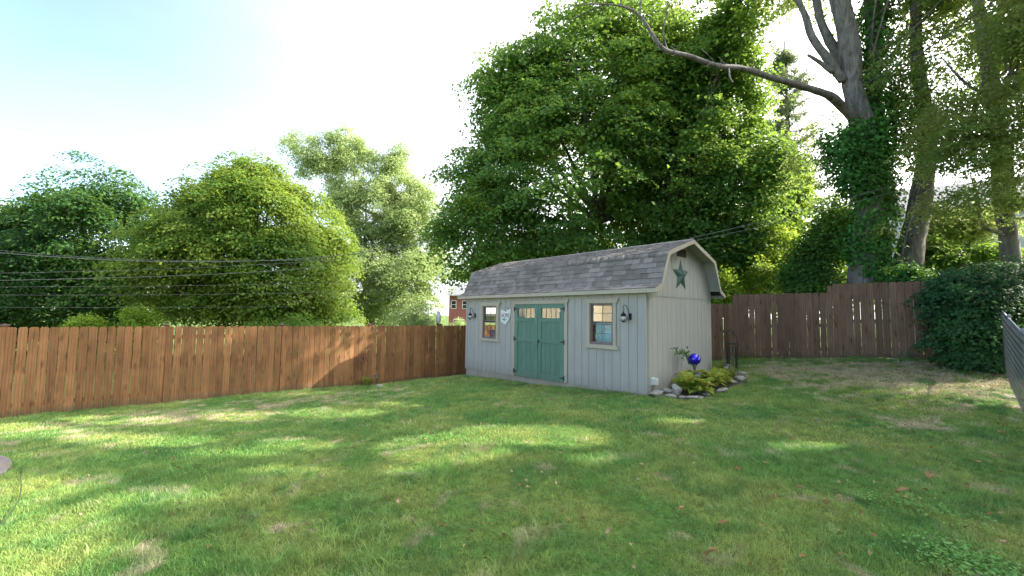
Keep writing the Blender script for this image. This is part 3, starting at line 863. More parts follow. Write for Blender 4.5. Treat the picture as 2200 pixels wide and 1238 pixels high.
# ------------------------------------------------------------------ fences
def board_meshes(w, mat):
    out = []
    for k in range(4):
        c, H = .032 + .004 * k, 1.83
        b = w / 2
        m_ = MB().prism([(-b, 0), (b, 0), (b, H - c), (b - .018, H - .006), (b - c * .9, H), (-b + c * .9, H), (-b + .018, H - .006), (-b, H - c)], -.0085, .0085).mesh('board', bevel=.0015)
        m_.materials.append(mat); out.append(m_)
    return out
def fence(name, label, mat, A, d, s0, s1, top, gap_at, posts, pitch=.1447, out=1, w=.1375, lean=.006, cap=True, rails=True):
    """A + d*s; out = +1 when the boards' far side (rails, posts) lies to the left of d"""
    r = empty(name, (A[0], A[1], gz(*A)), math.atan2(d[1], d[0]))
    tag(r, label, 'fence')
    z00 = r.location.z
    bms = board_meshes(w, mat)
    s = s0
    i = 0
    rr = random.Random(name)
    while s < s1:
        p = A + d * (s + pitch / 2)
        zg = gz(*p)
        ztp = top(s + pitch / 2)
        z0 = zg + gap_at(s) + rr.uniform(0, .012)
        o = bpy.data.objects.new('board', bms[rr.randrange(4)]); col.objects.link(o); o.parent = r
        o.location = (s + pitch / 2 + rr.uniform(-.0025, .0025), rr.uniform(-.004, .004), z0 - z00)
        o.rotation_euler = (rr.uniform(-.006, .006), rr.uniform(-lean, lean) * .8, rr.uniform(-.03, .03))
        o.scale = (rr.uniform(.94, 1.01), 1, (ztp + rr.uniform(-.004, .004) - z0) / 1.83)
        s += pitch
        i += 1
    for a, b in zip(posts, posts[1:]):
        if not rails: break
        for f in (.14, .5, .86):
            za = top(a + .1); zbm = top(b - .1)
            ga, gb = gz(*(A + d * a)), gz(*(A + d * b))
            la, lb = ga + (za - ga) * f - z00, gb + (zbm - gb) * f - z00
            MB().add([(a + .045, out * .012, la - .045), (b - .045, out * .012, lb - .045), (b - .045, out * .05, lb - .045), (a + .045, out * .05, la - .045),
                      (a + .045, out * .012, la + .045), (b - .045, out * .012, lb + .045), (b - .045, out * .05, lb + .045), (a + .045, out * .05, la + .045)],
                     [(0, 3, 2, 1), (4, 5, 6, 7), (0, 1, 5, 4), (1, 2, 6, 5), (2, 3, 7, 6), (3, 0, 4, 7)]).build('rail', mat, r)
    for a in posts:
        zt = top(a - .01 if a == posts[-1] else a + .01) + (.025 if cap else -.05) - z00
        g_ = gz(*(A + d * a)) - z00
        p = MB().box(a - .045, a + .045, out * .055 - .045 + out * .0, out * .055 + .045, g_ - .1, zt).build('post', mat, r)
        if cap:
            cp = MB()
            for h, q_ in ((0, .066), (.014, .066),):
                pass
            q0, q1 = .068, .02
            cy = out * .055
            cp.box(a - q0, a + q0, cy - q0, cy + q0, zt, zt + .018)
            cp.add([(a - .06, cy - .06, zt + .018), (a + .06, cy - .06, zt + .018), (a + .06, cy + .06, zt + .018), (a - .06, cy + .06, zt + .018), (a, cy, zt + .045)], [(0, 1, 4), (1, 2, 4), (2, 3, 4), (3, 0, 4)])
            cp.build('post_cap', M['cap'], p)
    return r
FH_L = lambda s: 1.155 - .003 * s
lp = [-2.44 * 1 + .09, .09, 2.58, 5.06, 7.58, 10.16, 12.6, 15.0]
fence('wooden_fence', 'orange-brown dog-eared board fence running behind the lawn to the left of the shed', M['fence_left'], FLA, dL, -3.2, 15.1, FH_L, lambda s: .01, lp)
def FH_R(s):
    if s < 0: return 1.965
    if s < 2.365: return 2.255
    return 2.48 + .006 * (s - 2.4)
fence('wooden_fence', 'dark red-brown board fence stepping up from the shed to the big bush', M['fence_right'], FRA, dR, -7.7, 5.3, FH_R, lambda s: .03 if 0 < s < .5 or 2.5 < s < 3.9 else .0,
      [-7.3, -4.9, -2.45, 0.0, 2.375, 4.81], cap=False, w=.1442)

# chain link fence
def chain_link():
    r = tag(empty('chain_link_fence', (CLF[0], CLF[1], gz(*CLF)), math.atan2(dC[1], dC[0])), 'galvanised chain-link fence at the right edge of the lawn', 'fence')
    z00 = r.location.z
    LEN, Hh, s = 7.4, 1.24, .056
    me = MB()
    nseg = int(Hh / s)
    def gl(u): return gz(*(CLF + dC * u)) - z00
    tops = []
    us = np.arange(0, LEN, s)
    gcache = np.interp(us, np.linspace(0, LEN, 30), [gl(u) for u in np.linspace(0, LEN, 30)])
    V, Fc = [], []
    for i, u in enumerate(us):
        pts = []
        for k in range(nseg + 1):
            du = (s * .5 if (k % 2) else -s * .5)
            yy = .004 if k % 2 else -.004
            pts.append((u + du, yy * (1 if i % 2 else -1), gcache[i] + .03 + k * s))
        base = len(V)
        rr = .0026
        for p in pts:
            V += [(p[0], p[1] - rr, p[2]), (p[0] + rr, p[1] + rr * .6, p[2] + rr), (p[0] - rr, p[1] + rr * .6, p[2] + rr)]
        for k in range(nseg):
            for j in range(3):
                a, b = base + k * 3 + j, base + k * 3 + (j + 1) % 3
                Fc.append((a, b, b + 3, a + 3))
    tag(link('wire_mesh', np_mesh('wire_mesh', np.array(V), np.array(Fc)), M['galv'], r), kind='stuff')
    for u in (0, 2.45, 4.9, 7.35):
        MB().tube([(u, .03, gl(u) - .1), (u, .03, gl(u) + 1.29)], .026, 10).lathe([(.03, 0), (.03, .03), (.015, .05), (0, .055)], (u, .03, gl(u) + 1.29), 10).build('post', M['galv'], r)
    for zz in (1.27,):
        MB().tube([(u, .022, gl(u) + zz) for u in np.linspace(0, LEN, 16)], .017, 8).build('top_rail', M['galv'], r)
chain_link()

# ------------------------------------------------------------------ leaves and trees
def leaf_cloud(name, P, Nrm, size, mat, parent=None, tint=None, ratio=.75, seed=1, droop=0.0, kind=None, fold=.22):
    """P (N,3) positions, Nrm (N,3) preferred normals; each leaf is a folded kite of two triangles"""
    r = np.random.RandomState(seed)
    n = len(P)
    Nrm = Nrm / (np.linalg.norm(Nrm, axis=1, keepdims=True) + 1e-9)
    t = r.normal(size=(n, 3)); t[:, 2] -= droop
    t -= (t * Nrm).sum(1, keepdims=True) * Nrm
    t /= np.linalg.norm(t, axis=1, keepdims=True) + 1e-9
    b = np.cross(Nrm, t)
    s = (size * r.uniform(.65, 1.25, n))[:, None]
    V = np.empty((n, 4, 3))
    V[:, 0] = P - t * s * .5
    V[:, 1] = P + b * s * ratio * .5 + t * s * .02 + Nrm * s * fold * .5
    V[:, 2] = P + t * s * .55 - Nrm * s * .12
    V[:, 3] = P - b * s * ratio * .5 + t * s * .02 + Nrm * s * fold * .5
    Fc = np.arange(n)[:, None] * 4
    F = np.concatenate([Fc + np.array([0, 1, 2]), Fc + np.array([0, 2, 3])])
    if tint is None: tint = r.rand(n)
    tint = np.repeat(np.clip(tint, 0, 1), 4)
    return link(name, np_mesh(name, V.reshape(-1, 3), F, tint=tint), mat, parent)
def ell(px, py, Y, rx, rz, ry=None):
    """ellipsoid centred where the photograph shows it at distance Y, radii in photograph pixels at that distance; ry in metres"""
    c = at(px, py, Y)
    k = Y / FPX
    return (*c, rx * k, ry if ry else rx * k, rz * k)
def clusters(ells, n, seed, lo=.45, lump=.16, back=.5, gap=None, floor=None):
    r = np.random.RandomState(seed)
    E = np.array(ells)
    vol = E[:, 3] * E[:, 4] * E[:, 5]
    pk = r.choice(len(E), size=n * 3, p=vol ** .8 / (vol ** .8).sum())
    d = r.normal(size=(n * 3, 3)); d /= np.linalg.norm(d, axis=1, keepdims=True)
    rad_ = (lo ** 2 + (1 - lo ** 2) * r.rand(n * 3)) ** .5
    rad_ *= 1 + lump * snoise(d * 3.3 + E[pk, :3] * .7, seed, 3)
    P = E[pk, :3] + d * rad_[:, None] * E[pk, 3:]
    # drop those deep inside another ellipsoid
    keep = np.ones(len(P), bool)
    for e in E:
        q_ = (((P - e[:3]) / e[3:]) ** 2).sum(1)
        keep &= ~(q_ < lo ** 2 * .9)
    if gap: keep &= snoise(P * gap[0], seed + 9, 2) > gap[1]
    if floor is not None: keep &= P[:, 2] > floor
    # thin out the far side
    cen = (E[pk, :3])
    dv = P - CAMP; dc = cen - CAMP
    far = np.linalg.norm(dv[:, :2], axis=1) > np.linalg.norm(dc[:, :2], axis=1) + .25 * E[pk, 3]
    keep &= ~(far & (r.rand(len(P)) > back))
    P, O_, pk = P[keep][:n], d[keep][:n], pk[keep][:n]
    return P, O_, pk
def lobes(ells, n, seed, f=.31, up=.1):
    r = np.random.RandomState(seed)
    out = list(ells)
    for e in ells:
        for _ in range(n):
            d = r.normal(size=3); d[2] = abs(d[2]) * .9 + up if r.rand() < .7 else d[2]; d[1] = -abs(d[1]) if r.rand() < .6 else d[1]; d /= np.linalg.norm(d)
            k = f * r.uniform(.6, 1.15); q_ = r.uniform(.72, .90)
            out.append((e[0] + d[0] * e[3] * q_, e[1] + d[1] * e[4] * q_, e[2] + d[2] * e[5] * q_, e[3] * k, e[4] * k, e[5] * k * .85))
    return out
def spray(P, Out, per, rad_xy, rad_z, seed, up=.9, outw=.7, rnd=.55, tintnoise=.8, grad=0, droop=0):
    r = np.random.RandomState(seed + 77)
    n = len(P)
    rr = rad_xy * r.uniform(.6, 1.3, n)
    o = r.normal(size=(n, per, 3)) * .5
    tilt = Out.copy(); tilt[:, 2] = 0
    off = np.stack([o[..., 0] * rr[:, None], o[..., 1] * rr[:, None], o[..., 2] * rad_z], -1)
    rad2 = (off[..., :2] ** 2).sum(-1)
    off[..., 2] -= rad2 / (rr[:, None] * 3.0) + droop * np.abs(o[..., 0])
    off[..., 2] -= (off[..., 0] * tilt[:, None, 0] + off[..., 1] * tilt[:, None, 1]) * .45
    Q = (P[:, None] + off).reshape(-1, 3)
    Nn = np.repeat(Out, per, 0) * outw + np.array([0, 0, up]) + r.normal(size=(n * per, 3)) * rnd
    ct = .5 + .35 * snoise(P * 1.1, seed + 5, 2) + r.normal(size=n) * .12
    tn = np.repeat(ct, per) + r.normal(size=n * per) * .16
    return Q, Nn, tn
def bez(a, b, c, n):
    return [tuple((1 - t) ** 2 * np.array(a) + 2 * t * (1 - t) * np.array(b) + t * t * np.array(c)) for t in np.linspace(0, 1, n)]
def limbs(mb, base, forks, tips, r0, seed, n_main=9, sub=5, thin=.02):
    """trunk to the forks, main limbs to some tips and thinner branches to their neighbours"""
    r = np.random.RandomState(seed)
    tips = np.array(tips)
    main = tips[r.choice(len(tips), n_main, replace=False)]
    for i, m_ in enumerate(main):
        f = np.array(forks[i % len(forks)])
        mid = f * .45 + m_ * .55 + np.array([0, 0, .12 * np.linalg.norm(m_ - f)]) * (-.3 if m_[2] < f[2] else .4) + r.normal(size=3) * .25
        pts = bez(f, mid, m_, 8)
        rr = np.linspace(r0 * .42, thin * 1.2, 8)
        mb.tube(pts, list(rr), 6, cap=False)
        for k in range(sub):
            t = 2 + (k * 5) // sub
            a = np.array(pts[min(t, 6)])
            d_ = np.linalg.norm(tips - a, axis=1)
            c = tips[np.argsort(d_)[r.randint(3, 26)]]
            p2 = bez(a, (a + c) / 2 + np.array([0, 0, .15]) + r.normal(size=3) * .12, c, 5)
            mb.tube(p2, list(np.linspace(rr[min(t, 6)] * .6, thin * .45, 5)), 4, cap=False)
# openings in the canopy: where sun reaches the lawn, the crowns on the sun side have gaps
def _gp(px, py):
    p = on_level(px, py, -.1)
    for _ in range(5): p = on_level(px, py, gz(p[0], p[1]))
    return p
SUNNY = []
for px, py, rx, ry in ((500, 893, 70, 9), (700, 889, 100, 8), (290, 948, 140, 10), (640, 956, 90, 9), (60, 928, 120, 12), (950, 962, 130, 24), (1060, 935, 90, 16), (1180, 938, 110, 19), (1275, 988, 60, 9),
                       (340, 1072, 120, 12), (500, 975, 100, 8), (70, 1050, 90, 12), (1725, 962, 90, 9), (250, 905, 120, 7), (880, 868, 60, 5), (620, 1015, 90, 8), (120, 1130, 110, 14), (1450, 905, 60, 5), (870, 1010, 60, 8)):
    c, e, f = _gp(px, py), _gp(px + rx, py), _gp(px, py - ry)
    f2 = _gp(px, py + ry)
    SUNNY.append((c[:2], (e - c)[:2] * 1.15, ((f - f2) / 2)[:2] * 1.5))
def carve(Q):
    """keep-mask: drops leaves standing between the sun and a sunny spot"""
    sv = np.array(SUNV)
    keep = np.ones(len(Q), bool)
    for c, u, v in SUNNY:
        zc = gz(*c)
        S = (Q - sv * ((Q[:, 2:3] - zc) / sv[2]))[:, :2] - c
        A = np.linalg.inv(np.stack([u, v], 1))
        w = S @ A.T
        keep &= (w ** 2).sum(1) > 1
    return keep
BARK = barkmat('grey_brown_bark', (.05, .042, .035), (.20, .175, .15))
BARK2 = barkmat('pale_furrowed_bark', (.055, .047, .04), (.215, .195, .175), 9)
def tree(name, label, base, trunk_h, r0, ells, nclus, per, rxy, rz, size, mat, seed, forks=None, lo=.45, lump=.16, back=.5, gap=None, n_main=9, sub=5, up=.9, outw=.7, rnd=.55, ratio=.8, droop=0, dl=0., group=None, floor=None, cat='tree', trunkpath=None, lob=0, own_trunk=True, sunny=False):
    base = np.array([base[0], base[1], gz(base[0], base[1])])
    t = tag(empty(name, tuple(base)), label, cat, group)
    if lob: ells = lobes(ells, lob, seed)
    P, Out, pk = clusters(ells, nclus, seed, lo, lump, back, gap, floor)
    Q, Nn, tn = spray(P, Out, per, rxy, rz, seed, up, outw, rnd, droop=dl)
    if sunny: kp = carve(Q); Q, Nn, tn = Q[kp], Nn[kp], tn[kp]
    c = leaf_cloud('crown', Q - base, Nn, size, mat, t, tn, ratio, seed, droop)
    mb = MB()
    top = base + np.array([0, 0, trunk_h])
    path = trunkpath or [base + np.array([0, 0, -.2]), base + np.array([.02, 0, trunk_h * .3]), base + np.array([-.04, .03, trunk_h * .65]), top]
    if own_trunk: mb.tube([tuple(np.array(p) - base) for p in path], list(np.linspace(r0 * 1.15, r0 * .75, len(path))), 10)
    fk = [np.array(f) - base for f in (forks or [top])]
    limbs(mb, base * 0, fk, P - base, r0 if own_trunk else .05, seed, n_main, sub)
    mb.build('trunk' if own_trunk else 'branch', BARK, t, smooth=True)
    return t
maple = leafmat('maple_leaves', ((.036, .10, .03), (.074, .178, .04), (.145, .262, .05)), trans=(.42, .58, .07), tfac=.46)
maple_dark = leafmat('dark_maple_leaves', ((.017, .051, .019), (.033, .096, .028), (.074, .148, .033)), trans=(.25, .42, .05), tfac=.34)
maple_yel = leafmat('turning_maple_leaves', ((.047, .120, .021), (.095, .181, .029), (.181, .241, .043)), trans=(.45, .56, .06), tfac=.42, patchcol=(.15, .21, .04), patch=.5)
silver = leafmat('silver_maple_leaves', ((.18, .26, .09), (.27, .36, .14), (.38, .45, .21)), trans=(.65, .75, .28), tfac=.5)
fine = leafmat('locust_leaves', ((.102, .204, .048), (.168, .276, .066), (.252, .264, .090)), trans=(.55, .64, .16), tfac=.52, patchcol=(.17, .15, .055), patch=1.0)
ivy = leafmat('ivy_leaves', ((.026, .096, .022), (.054, .168, .034), (.108, .264, .048)), trans=(.30, .5, .05), tfac=.3)
bushm = leafmat('bush_leaves', ((.010, .042, .016), (.022, .078, .028), (.055, .14, .04)), trans=(.2, .4, .08), tfac=.28)
under = leafmat('sunny_shrub_leaves', ((.06, .13, .02), (.13, .23, .03), (.26, .34, .05)), trans=(.55, .7, .06), tfac=.5)
pine = leafmat('pine_needles', ((.090, .135, .068), (.165, .210, .105), (.255, .285, .150)), trans=(.450, .525, .225), tfac=.450)

# the two big maples behind the shed
yA, yB = 20.5, 18.5
bA = at(1268, 560, yA)
f1 = at(1262, 505, yA); f2 = at(1285, 480, yA)
tree('maple_tree', 'broad tall green maple behind the left part of the shed, the broadest crown', bA[:2], 3.4, .30,
     [ell(1220, 400, yA, 265, 245, 5.6), ell(1290, 215, yA, 215, 205, 5.0), ell(1065, 500, yA - .5, 130, 130, 3.6), ell(1115, 240, yA, 110, 135, 3.2), ell(1380, 330, yA, 150, 200, 4), ell(1400, 190, yA, 110, 165, 3.5)],
     3400, 58, .74, .20, .16, maple, 11, [f1, f2, f1 + np.array([.6, 0, .8])], lump=.14, back=.45, gap=(.8, -.8), n_main=28, sub=7, lob=7)
bB = at(1437, 560, yB)
tree('maple_tree', 'narrower green maple whose sunlit crown fills the space above the shed gable', bB[:2], 4.2, .24,
     [ell(1500, 200, yB, 100, 180, 3.6), ell(1560, 400, yB, 92, 170, 3.6), ell(1480, 420, yB, 100, 150, 3), ell(1560, 260, yB, 75, 150, 2.6), ell(1500, 560, yB, 150, 75, 2.5)],
     1700, 56, .70, .20, .155, maple, 23, [at(1440, 470, yB), at(1450, 430, yB)], lump=.2, gap=(.8, -.75), n_main=18, sub=7, lob=6)
# left of the shed, beyond the fence
tree('maple_tree', 'dark green maple at the left edge of the photo beyond the board fence', at(150, 700, 26)[:2], 2.5, .3,
     [ell(90, 590, 26, 185, 160, 4.5), ell(245, 505, 26, 105, 145, 4), ell(170, 525, 26, 135, 110, 4), ell(260, 620, 26, 95, 110, 3.4), ell(-60, 600, 26, 120, 150, 4)],
     2300, 56, .85, .25, .17, maple_dark, 31, lump=.16, back=.35, gap=(.8, -.7), n_main=16, lob=9)
tree('maple_tree', 'round yellow-green maple beyond the middle of the left board fence', at(545, 700, 24)[:2], 2.5, .3,
     [ell(540, 520, 24, 205, 160, 4.8), ell(520, 430, 24, 130, 75, 3.2), ell(440, 560, 24, 140, 130, 4), ell(640, 600, 24, 120, 130, 4), ell(540, 655, 24, 225, 50, 3)],
     2500, 58, .75, .22, .15, maple_yel, 41, lump=.16, back=.4, gap=(.8, -.45), n_main=22, sub=6, lob=8)
tree('silver_maple_tree', 'tall pale green tree with open feathery top between the round maple and the shed', at(790, 700, 38)[:2], 6, .4,
     [ell(690, 345, 38, 62, 58, 2.4), ell(735, 330, 38, 50, 52, 2.4), ell(650, 312, 38, 40, 20, 1.5), ell(835, 365, 38, 56, 58, 2.4), ell(780, 325, 38, 28, 26, 1.2), ell(862, 335, 38, 30, 26, 1.2), ell(870, 430, 38, 60, 50, 2.5), ell(790, 440, 38, 75, 75, 3),
      ell(860, 500, 38, 110, 110, 4), ell(800, 620, 37, 120, 100, 4), ell(895, 600, 37, 62, 120, 3.5), ell(740, 440, 38, 50, 60, 2.5), ell(930, 470, 38, 45, 60, 2.5), ell(975, 600, 38, 32, 24, 2.0)],
     3000, 56, .75, .35, .2, silver, 51, lump=.5, lo=.1, back=.45, gap=(1.1, -.25), lob=5, n_main=22, sub=5, ratio=.5, droop=.8,
     trunkpath=[at(795, 700, 38), at(790, 620, 38), at(775, 580, 38), at(760, 520, 38)], forks=[at(780, 590, 38), at(760, 520, 38), at(745, 430, 38)])
tree('silver_maple_tree', 'pale thin tree seen past the far left side of the dark maple', at(-30, 700, 36)[:2], 4, .3,
     [ell(0, 480, 36, 45, 50, 3), ell(20, 560, 36, 60, 80, 3), ell(-30, 640, 36, 80, 70, 3)], 420, 46, 1.0, .4, .22, silver, 57, lo=.2, lump=.25)
# low sunny shrubs beyond the left fence
for (x_, y_, Y_, a, b, lab, mt) in ((300, 675, 19, 36, 26, 'bright yellow-green shrub peeking over the fence between the two round maples', under),
                           (185, 690, 18, 26, 20, 'small pale shrub tip just above the fence below the dark maple', under),
                           (985, 690, 30, 26, 14, 'low pinkish-green shrub in front of the red brick house', silver),
                           (890, 672, 22, 52, 34, 'low pale green shrub above the fence just left of the hawk figure', silver),
                           (620, 690, 20, 110, 22, 'dark low shrub above the fence under the yellow-green maple', maple)):
    c = at(x_, y_, Y_)
    tree('shrub', lab, c[:2], .6, .05, [ell(x_, y_ + 20, Y_, a, b + 12, 1.0), (c[0], c[1], c[2] - 1.2, a * Y_ / 900 * .8, .9, 1.1)], 200, 44, .35, .2, .09, mt, int(x_), lo=.2, n_main=5, sub=3, cat='shrub')

# the old ivy-clad tree and its neighbours on the right
def trunk_path(pts, Y): return [at(x_, y_, Y) for x_, y_ in pts]
ty = 12.8
base = np.array([*at(1868, 600, ty)[:2], 0]); base[2] = gz(base[0], base[1])
ivt = tag(empty('old_tree', tuple(base)), 'old thick tree with ivy-covered trunk and bare limb reaching left over the maples', 'tree')
def tube_to(mb, pts, rr, n=10):
    pts = [np.array(p) - base for p in pts]
    # smooth resample
    P_ = []
    for i in range(len(pts) - 1):
        p0, p1, p2, p3 = pts[max(i - 1, 0)], pts[i], pts[i + 1], pts[min(i + 2, len(pts) - 1)]
        for t in np.linspace(0, 1, 4, endpoint=False):
            P_.append(.5 * ((2 * p1) + (-p0 + p2) * t + (2 * p0 - 5 * p1 + 4 * p2 - p3) * t * t + (-p0 + 3 * p1 - 3 * p2 + p3) * t ** 3))
    P_.append(pts[-1])
    R_ = np.interp(np.linspace(0, len(rr) - 1, len(P_)), range(len(rr)), rr)
    i0 = len(mb.v)
    mb.tube([tuple(p) for p in P_], list(R_), n)
    q_ = np.array(mb.v[i0:]); ax = np.repeat(np.array(P_), n, 0)
    rd_ = q_ - ax; k_ = 1 + .13 * snoise(q_ * np.array([6, 6, 2.2]), 17, 3)[:, None] + .05 * snoise(q_ * 16, 18, 2)[:, None]
    mb.v[i0:] = [tuple(p) for p in ax + rd_ * k_]
mb = MB()
tube_to(mb, trunk_path([(1862, 640), (1862, 560), (1868, 480), (1872, 400), (1868, 330), (1850, 260), (1832, 180), (1822, 90), (1805, 0), (1795, -90)], ty), [.50, .44, .38, .34, .32, .29, .28, .28, .27, .25], 14)
tube_to(mb, trunk_path([(1895, 640), (1893, 560), (1888, 480), (1884, 400), (1880, 250), (1875, 120), (1868, 0), (1860, -100)], ty + .35), [.28, .25, .22, .22, .2, .18, .16, .14], 10)
mb.build('trunk', BARK2, ivt, smooth=True)
mb = MB()
tube_to(mb, [at(1850, 268, 12.8), at(1812, 232, 12.6), at(1780, 205, 12.2), at(1730, 188, 11.8), at(1660, 168, 11.3), at(1600, 148, 11.0), at(1540, 142, 10.7), at(1485, 122, 10.4), at(1430, 108, 10.2), at(1405, 80, 10.1), at(1375, 35, 10.0), at(1330, 12, 9.9), at(1250, 10, 9.8), at(1200, 22, 9.7)],
        [.15, .14, .115, .10, .085, .078, .07, .064, .056, .048, .038, .025, .014, .006], 8)
for pts, rr in (([at(1433, 108, 10.2), at(1425, 70, 10.2), at(1432, 30, 10.2), at(1440, -30, 10.2)], [.03, .02, .015, .01]), ([at(1375, 35, 10), at(1376, 0, 10), at(1385, -30, 10)], [.02, .014, .01]),
                ([at(1565, 145, 10.8), at(1568, 165, 10.7), at(1575, 178, 10.6)], [.03, .02, .012]), ([at(1335, 12, 9.9), at(1330, -15, 9.9)], [.02, .012]), ([at(1300, 10, 9.9), at(1250, 30, 9.9), at(1200, 60, 9.8)], [.014, .01, .005])):
    tube_to(mb, pts, rr, 5)
_r = np.random.RandomState(77)
lp_ = np.array([at(1780, 205, 12.2), at(1730, 188, 11.8), at(1660, 168, 11.3), at(1600, 148, 11.0), at(1540, 142, 10.7), at(1485, 122, 10.4), at(1430, 108, 10.2), at(1405, 80, 10.1), at(1375, 35, 10.0), at(1330, 12, 9.9), at(1250, 10, 9.8)])
for k_ in range(26):
    t_ = _r.uniform(0, 9.9); i_ = int(t_); p_ = lp_[i_] * (1 - t_ + i_) + lp_[i_ + 1] * (t_ - i_)
    d_ = np.array([_r.normal() * .5 - .3, _r.normal() * .4, _r.choice([-1, 1, 1]) * _r.uniform(.3, 1)]); ln_ = _r.uniform(.12, .55)
    tube_to(mb, [p_, p_ + d_ * ln_ * .5 + _r.normal(size=3) * .03, p_ + d_ * ln_ + _r.normal(size=3) * .05], [.012, .008, .004], 4)
mb.build('bare_limb', BARK2, ivt, smooth=True)
mb = MB()
tube_to(mb, trunk_path([(1812, 175), (1780, 130), (1745, 80), (1728, 30), (1708, -10)], ty), [.14, .12, .11, .09, .08], 8)
tube_to(mb, trunk_path([(1735, 118), (1755, 130), (1790, 155)], ty), [.04, .06, .09], 7)
tube_to(mb, trunk_path([(1822, 150), (1790, 100), (1765, 50), (1752, -10)], ty + .5), [.15, .14, .12, .11], 8)
tube_to(mb, trunk_path([(1850, 260), (1878, 180), (1890, 80), (1888, -40)], ty + .5), [.14, .13, .11, .1], 8)
mb.build('limb', BARK2, ivt, smooth=True)
def cyl_leaves(paths, n, rad_, seed, spread=.25):
    r = np.random.RandomState(seed)
    Ps, Ns = [], []
    for pts, w in paths:
        pts = np.array(pts)
        t = r.rand(int(n * w)) * (len(pts) - 1)
        i = t.astype(int); f = (t - i)[:, None]
        c = pts[i] * (1 - f) + pts[np.minimum(i + 1, len(pts) - 1)] * f
        a = r.rand(len(t)) * 6.283
        o = np.stack([np.cos(a), np.sin(a), r.normal(size=len(t)) * .3], 1)
        dd = rad_ * (1 + .4 * snoise(c * 1.3 + o, seed)) + np.abs(r.normal(size=len(t))) * spread
        Ps.append(c + o * dd[:, None]); Ns.append(o + np.array([0, 0, .5]))
    return np.concatenate(Ps), np.concatenate(Ns)
ip, inn = cyl_leaves([(trunk_path([(1862, 615), (1866, 560), (1868, 525), (1870, 480), (1872, 400), (1866, 330), (1852, 262)], ty), 1.0), (trunk_path([(1893, 470), (1886, 400), (1880, 250), (1876, 120), (1870, 0)], ty + .3), .6), (trunk_path([(1850, 420), (1825, 380), (1808, 330), (1800, 290)], ty - .2), .25)], 12000, .26, 61, .22)
keep = (ip[:, 2] > at(1868, 600, ty)[2]) & ((snoise(ip * 1.2, 8) > -.5))
ip, inn = ip[keep], inn[keep]
rr_ = np.random.RandomState(2)
leaf_cloud('ivy', ip - base, inn + rr_.normal(size=ip.shape) * .35, .11, ivy, ivt, .45 + .4 * snoise(ip * 2.2, 6) + rr_.normal(size=len(ip)) * .15, .85, 62, droop=1.2)
def twig_paths(mb, starts, ends, base_, r_, seed):
    rr = np.random.RandomState(seed)
    for a, b in zip(starts, ends):
        a, b = np.array(a) - base_, np.array(b) - base_
        mb.tube(bez(a, (a + b) / 2 + rr.normal(size=3) * .3 + np.array([0, 0, .3]), b, 6), list(np.linspace(r_, r_ * .25, 6)), 5, cap=False)
# own upper foliage of the old tree (mostly above the frame) and hanging sprays right of it
Pc, Oc, _ = clusters([ell(1990, 150, 12.2, 120, 170, 1.6), ell(1960, 330, 12.0, 75, 90, 1.2), ell(1730, 330, 13.5, 60, 120, 1.0), ell(2060, -60, 12, 150, 120, 2)], 270, 71, .15, .3, .8, (1.1, .05))
Ph, Oh, _ = clusters([(12.5, 12.5, 15.5, 6.5, 5.5, 3.2), (14, 9, 12.5, 4.5, 4, 3.2), (15.5, 12.6, 10.5, 2.0, 1.5, 2)], 1300, 74, .1, .3, 1, (.5, -.3))
Pc, Oc = np.concatenate([Pc, Ph]), np.concatenate([Oc, Oh])
Q, Nn, tn = spray(Pc, Oc, 44, .48, .16, 72, .7, .3, .7, droop=.1)
kp = carve(Q); Q, Nn, tn = Q[kp], Nn[kp], tn[kp]
lsz = np.where(Q[:, 2] > 11, .16, .10)
leaf_cloud('crown', Q - base, Nn, lsz, fine, ivt, tn, .6, 73, .8)
mb = MB(); ch = Pc[np.random.RandomState(5).choice(len(Pc), 26)]
twig_paths(mb, [at(1868, 200 - 10 * i, ty) for i in range(26)], ch, base, .03, 6)
mb.build('branch', BARK, ivt)

# second leaning trunk
b2 = at(1945, 600, 12.6)
tree('leaning_tree', 'leaning dark-barked tree just right of the ivy-clad trunk above the fence', b2[:2], 2, .02,
     [ell(1915, 500, 12.0, 35, 30, .5), ell(1985, 240, 12.4, 70, 110, 1.0), ell(1945, 200, 12.6, 40, 60, .8)], 150, 40, .42, .16, .085, fine, 83, lo=.1, lump=.3, gap=(1.2, -.3), n_main=9, sub=3,
     own_trunk=False, forks=[at(1990, 330, 12.6), at(1985, 400, 12.6)], droop=.6)
ob = bpy.data.objects
lt = [o for o in ob if o.name.startswith('leaning_tree')][0]
lb = np.array(lt.location)
mb = MB()
pp = trunk_path([(1938, 640), (1944, 590), (1955, 530), (1972, 460), (1985, 390), (1992, 320), (1988, 250), (1975, 170), (1968, 80), (1970, -60)], 12.6)
_b = base; base = lb
tube_to(mb, pp, [.42, .38, .34, .29, .25, .23, .21, .18, .15, .12], 12)
tube_to(mb, trunk_path([(1925, 640), (1935, 560), (1948, 500), (1968, 430), (1990, 330)], 12.2), [.03, .028, .025, .02, .012], 5)
mb.build('trunk', BARK, lt, smooth=True)
base = _b
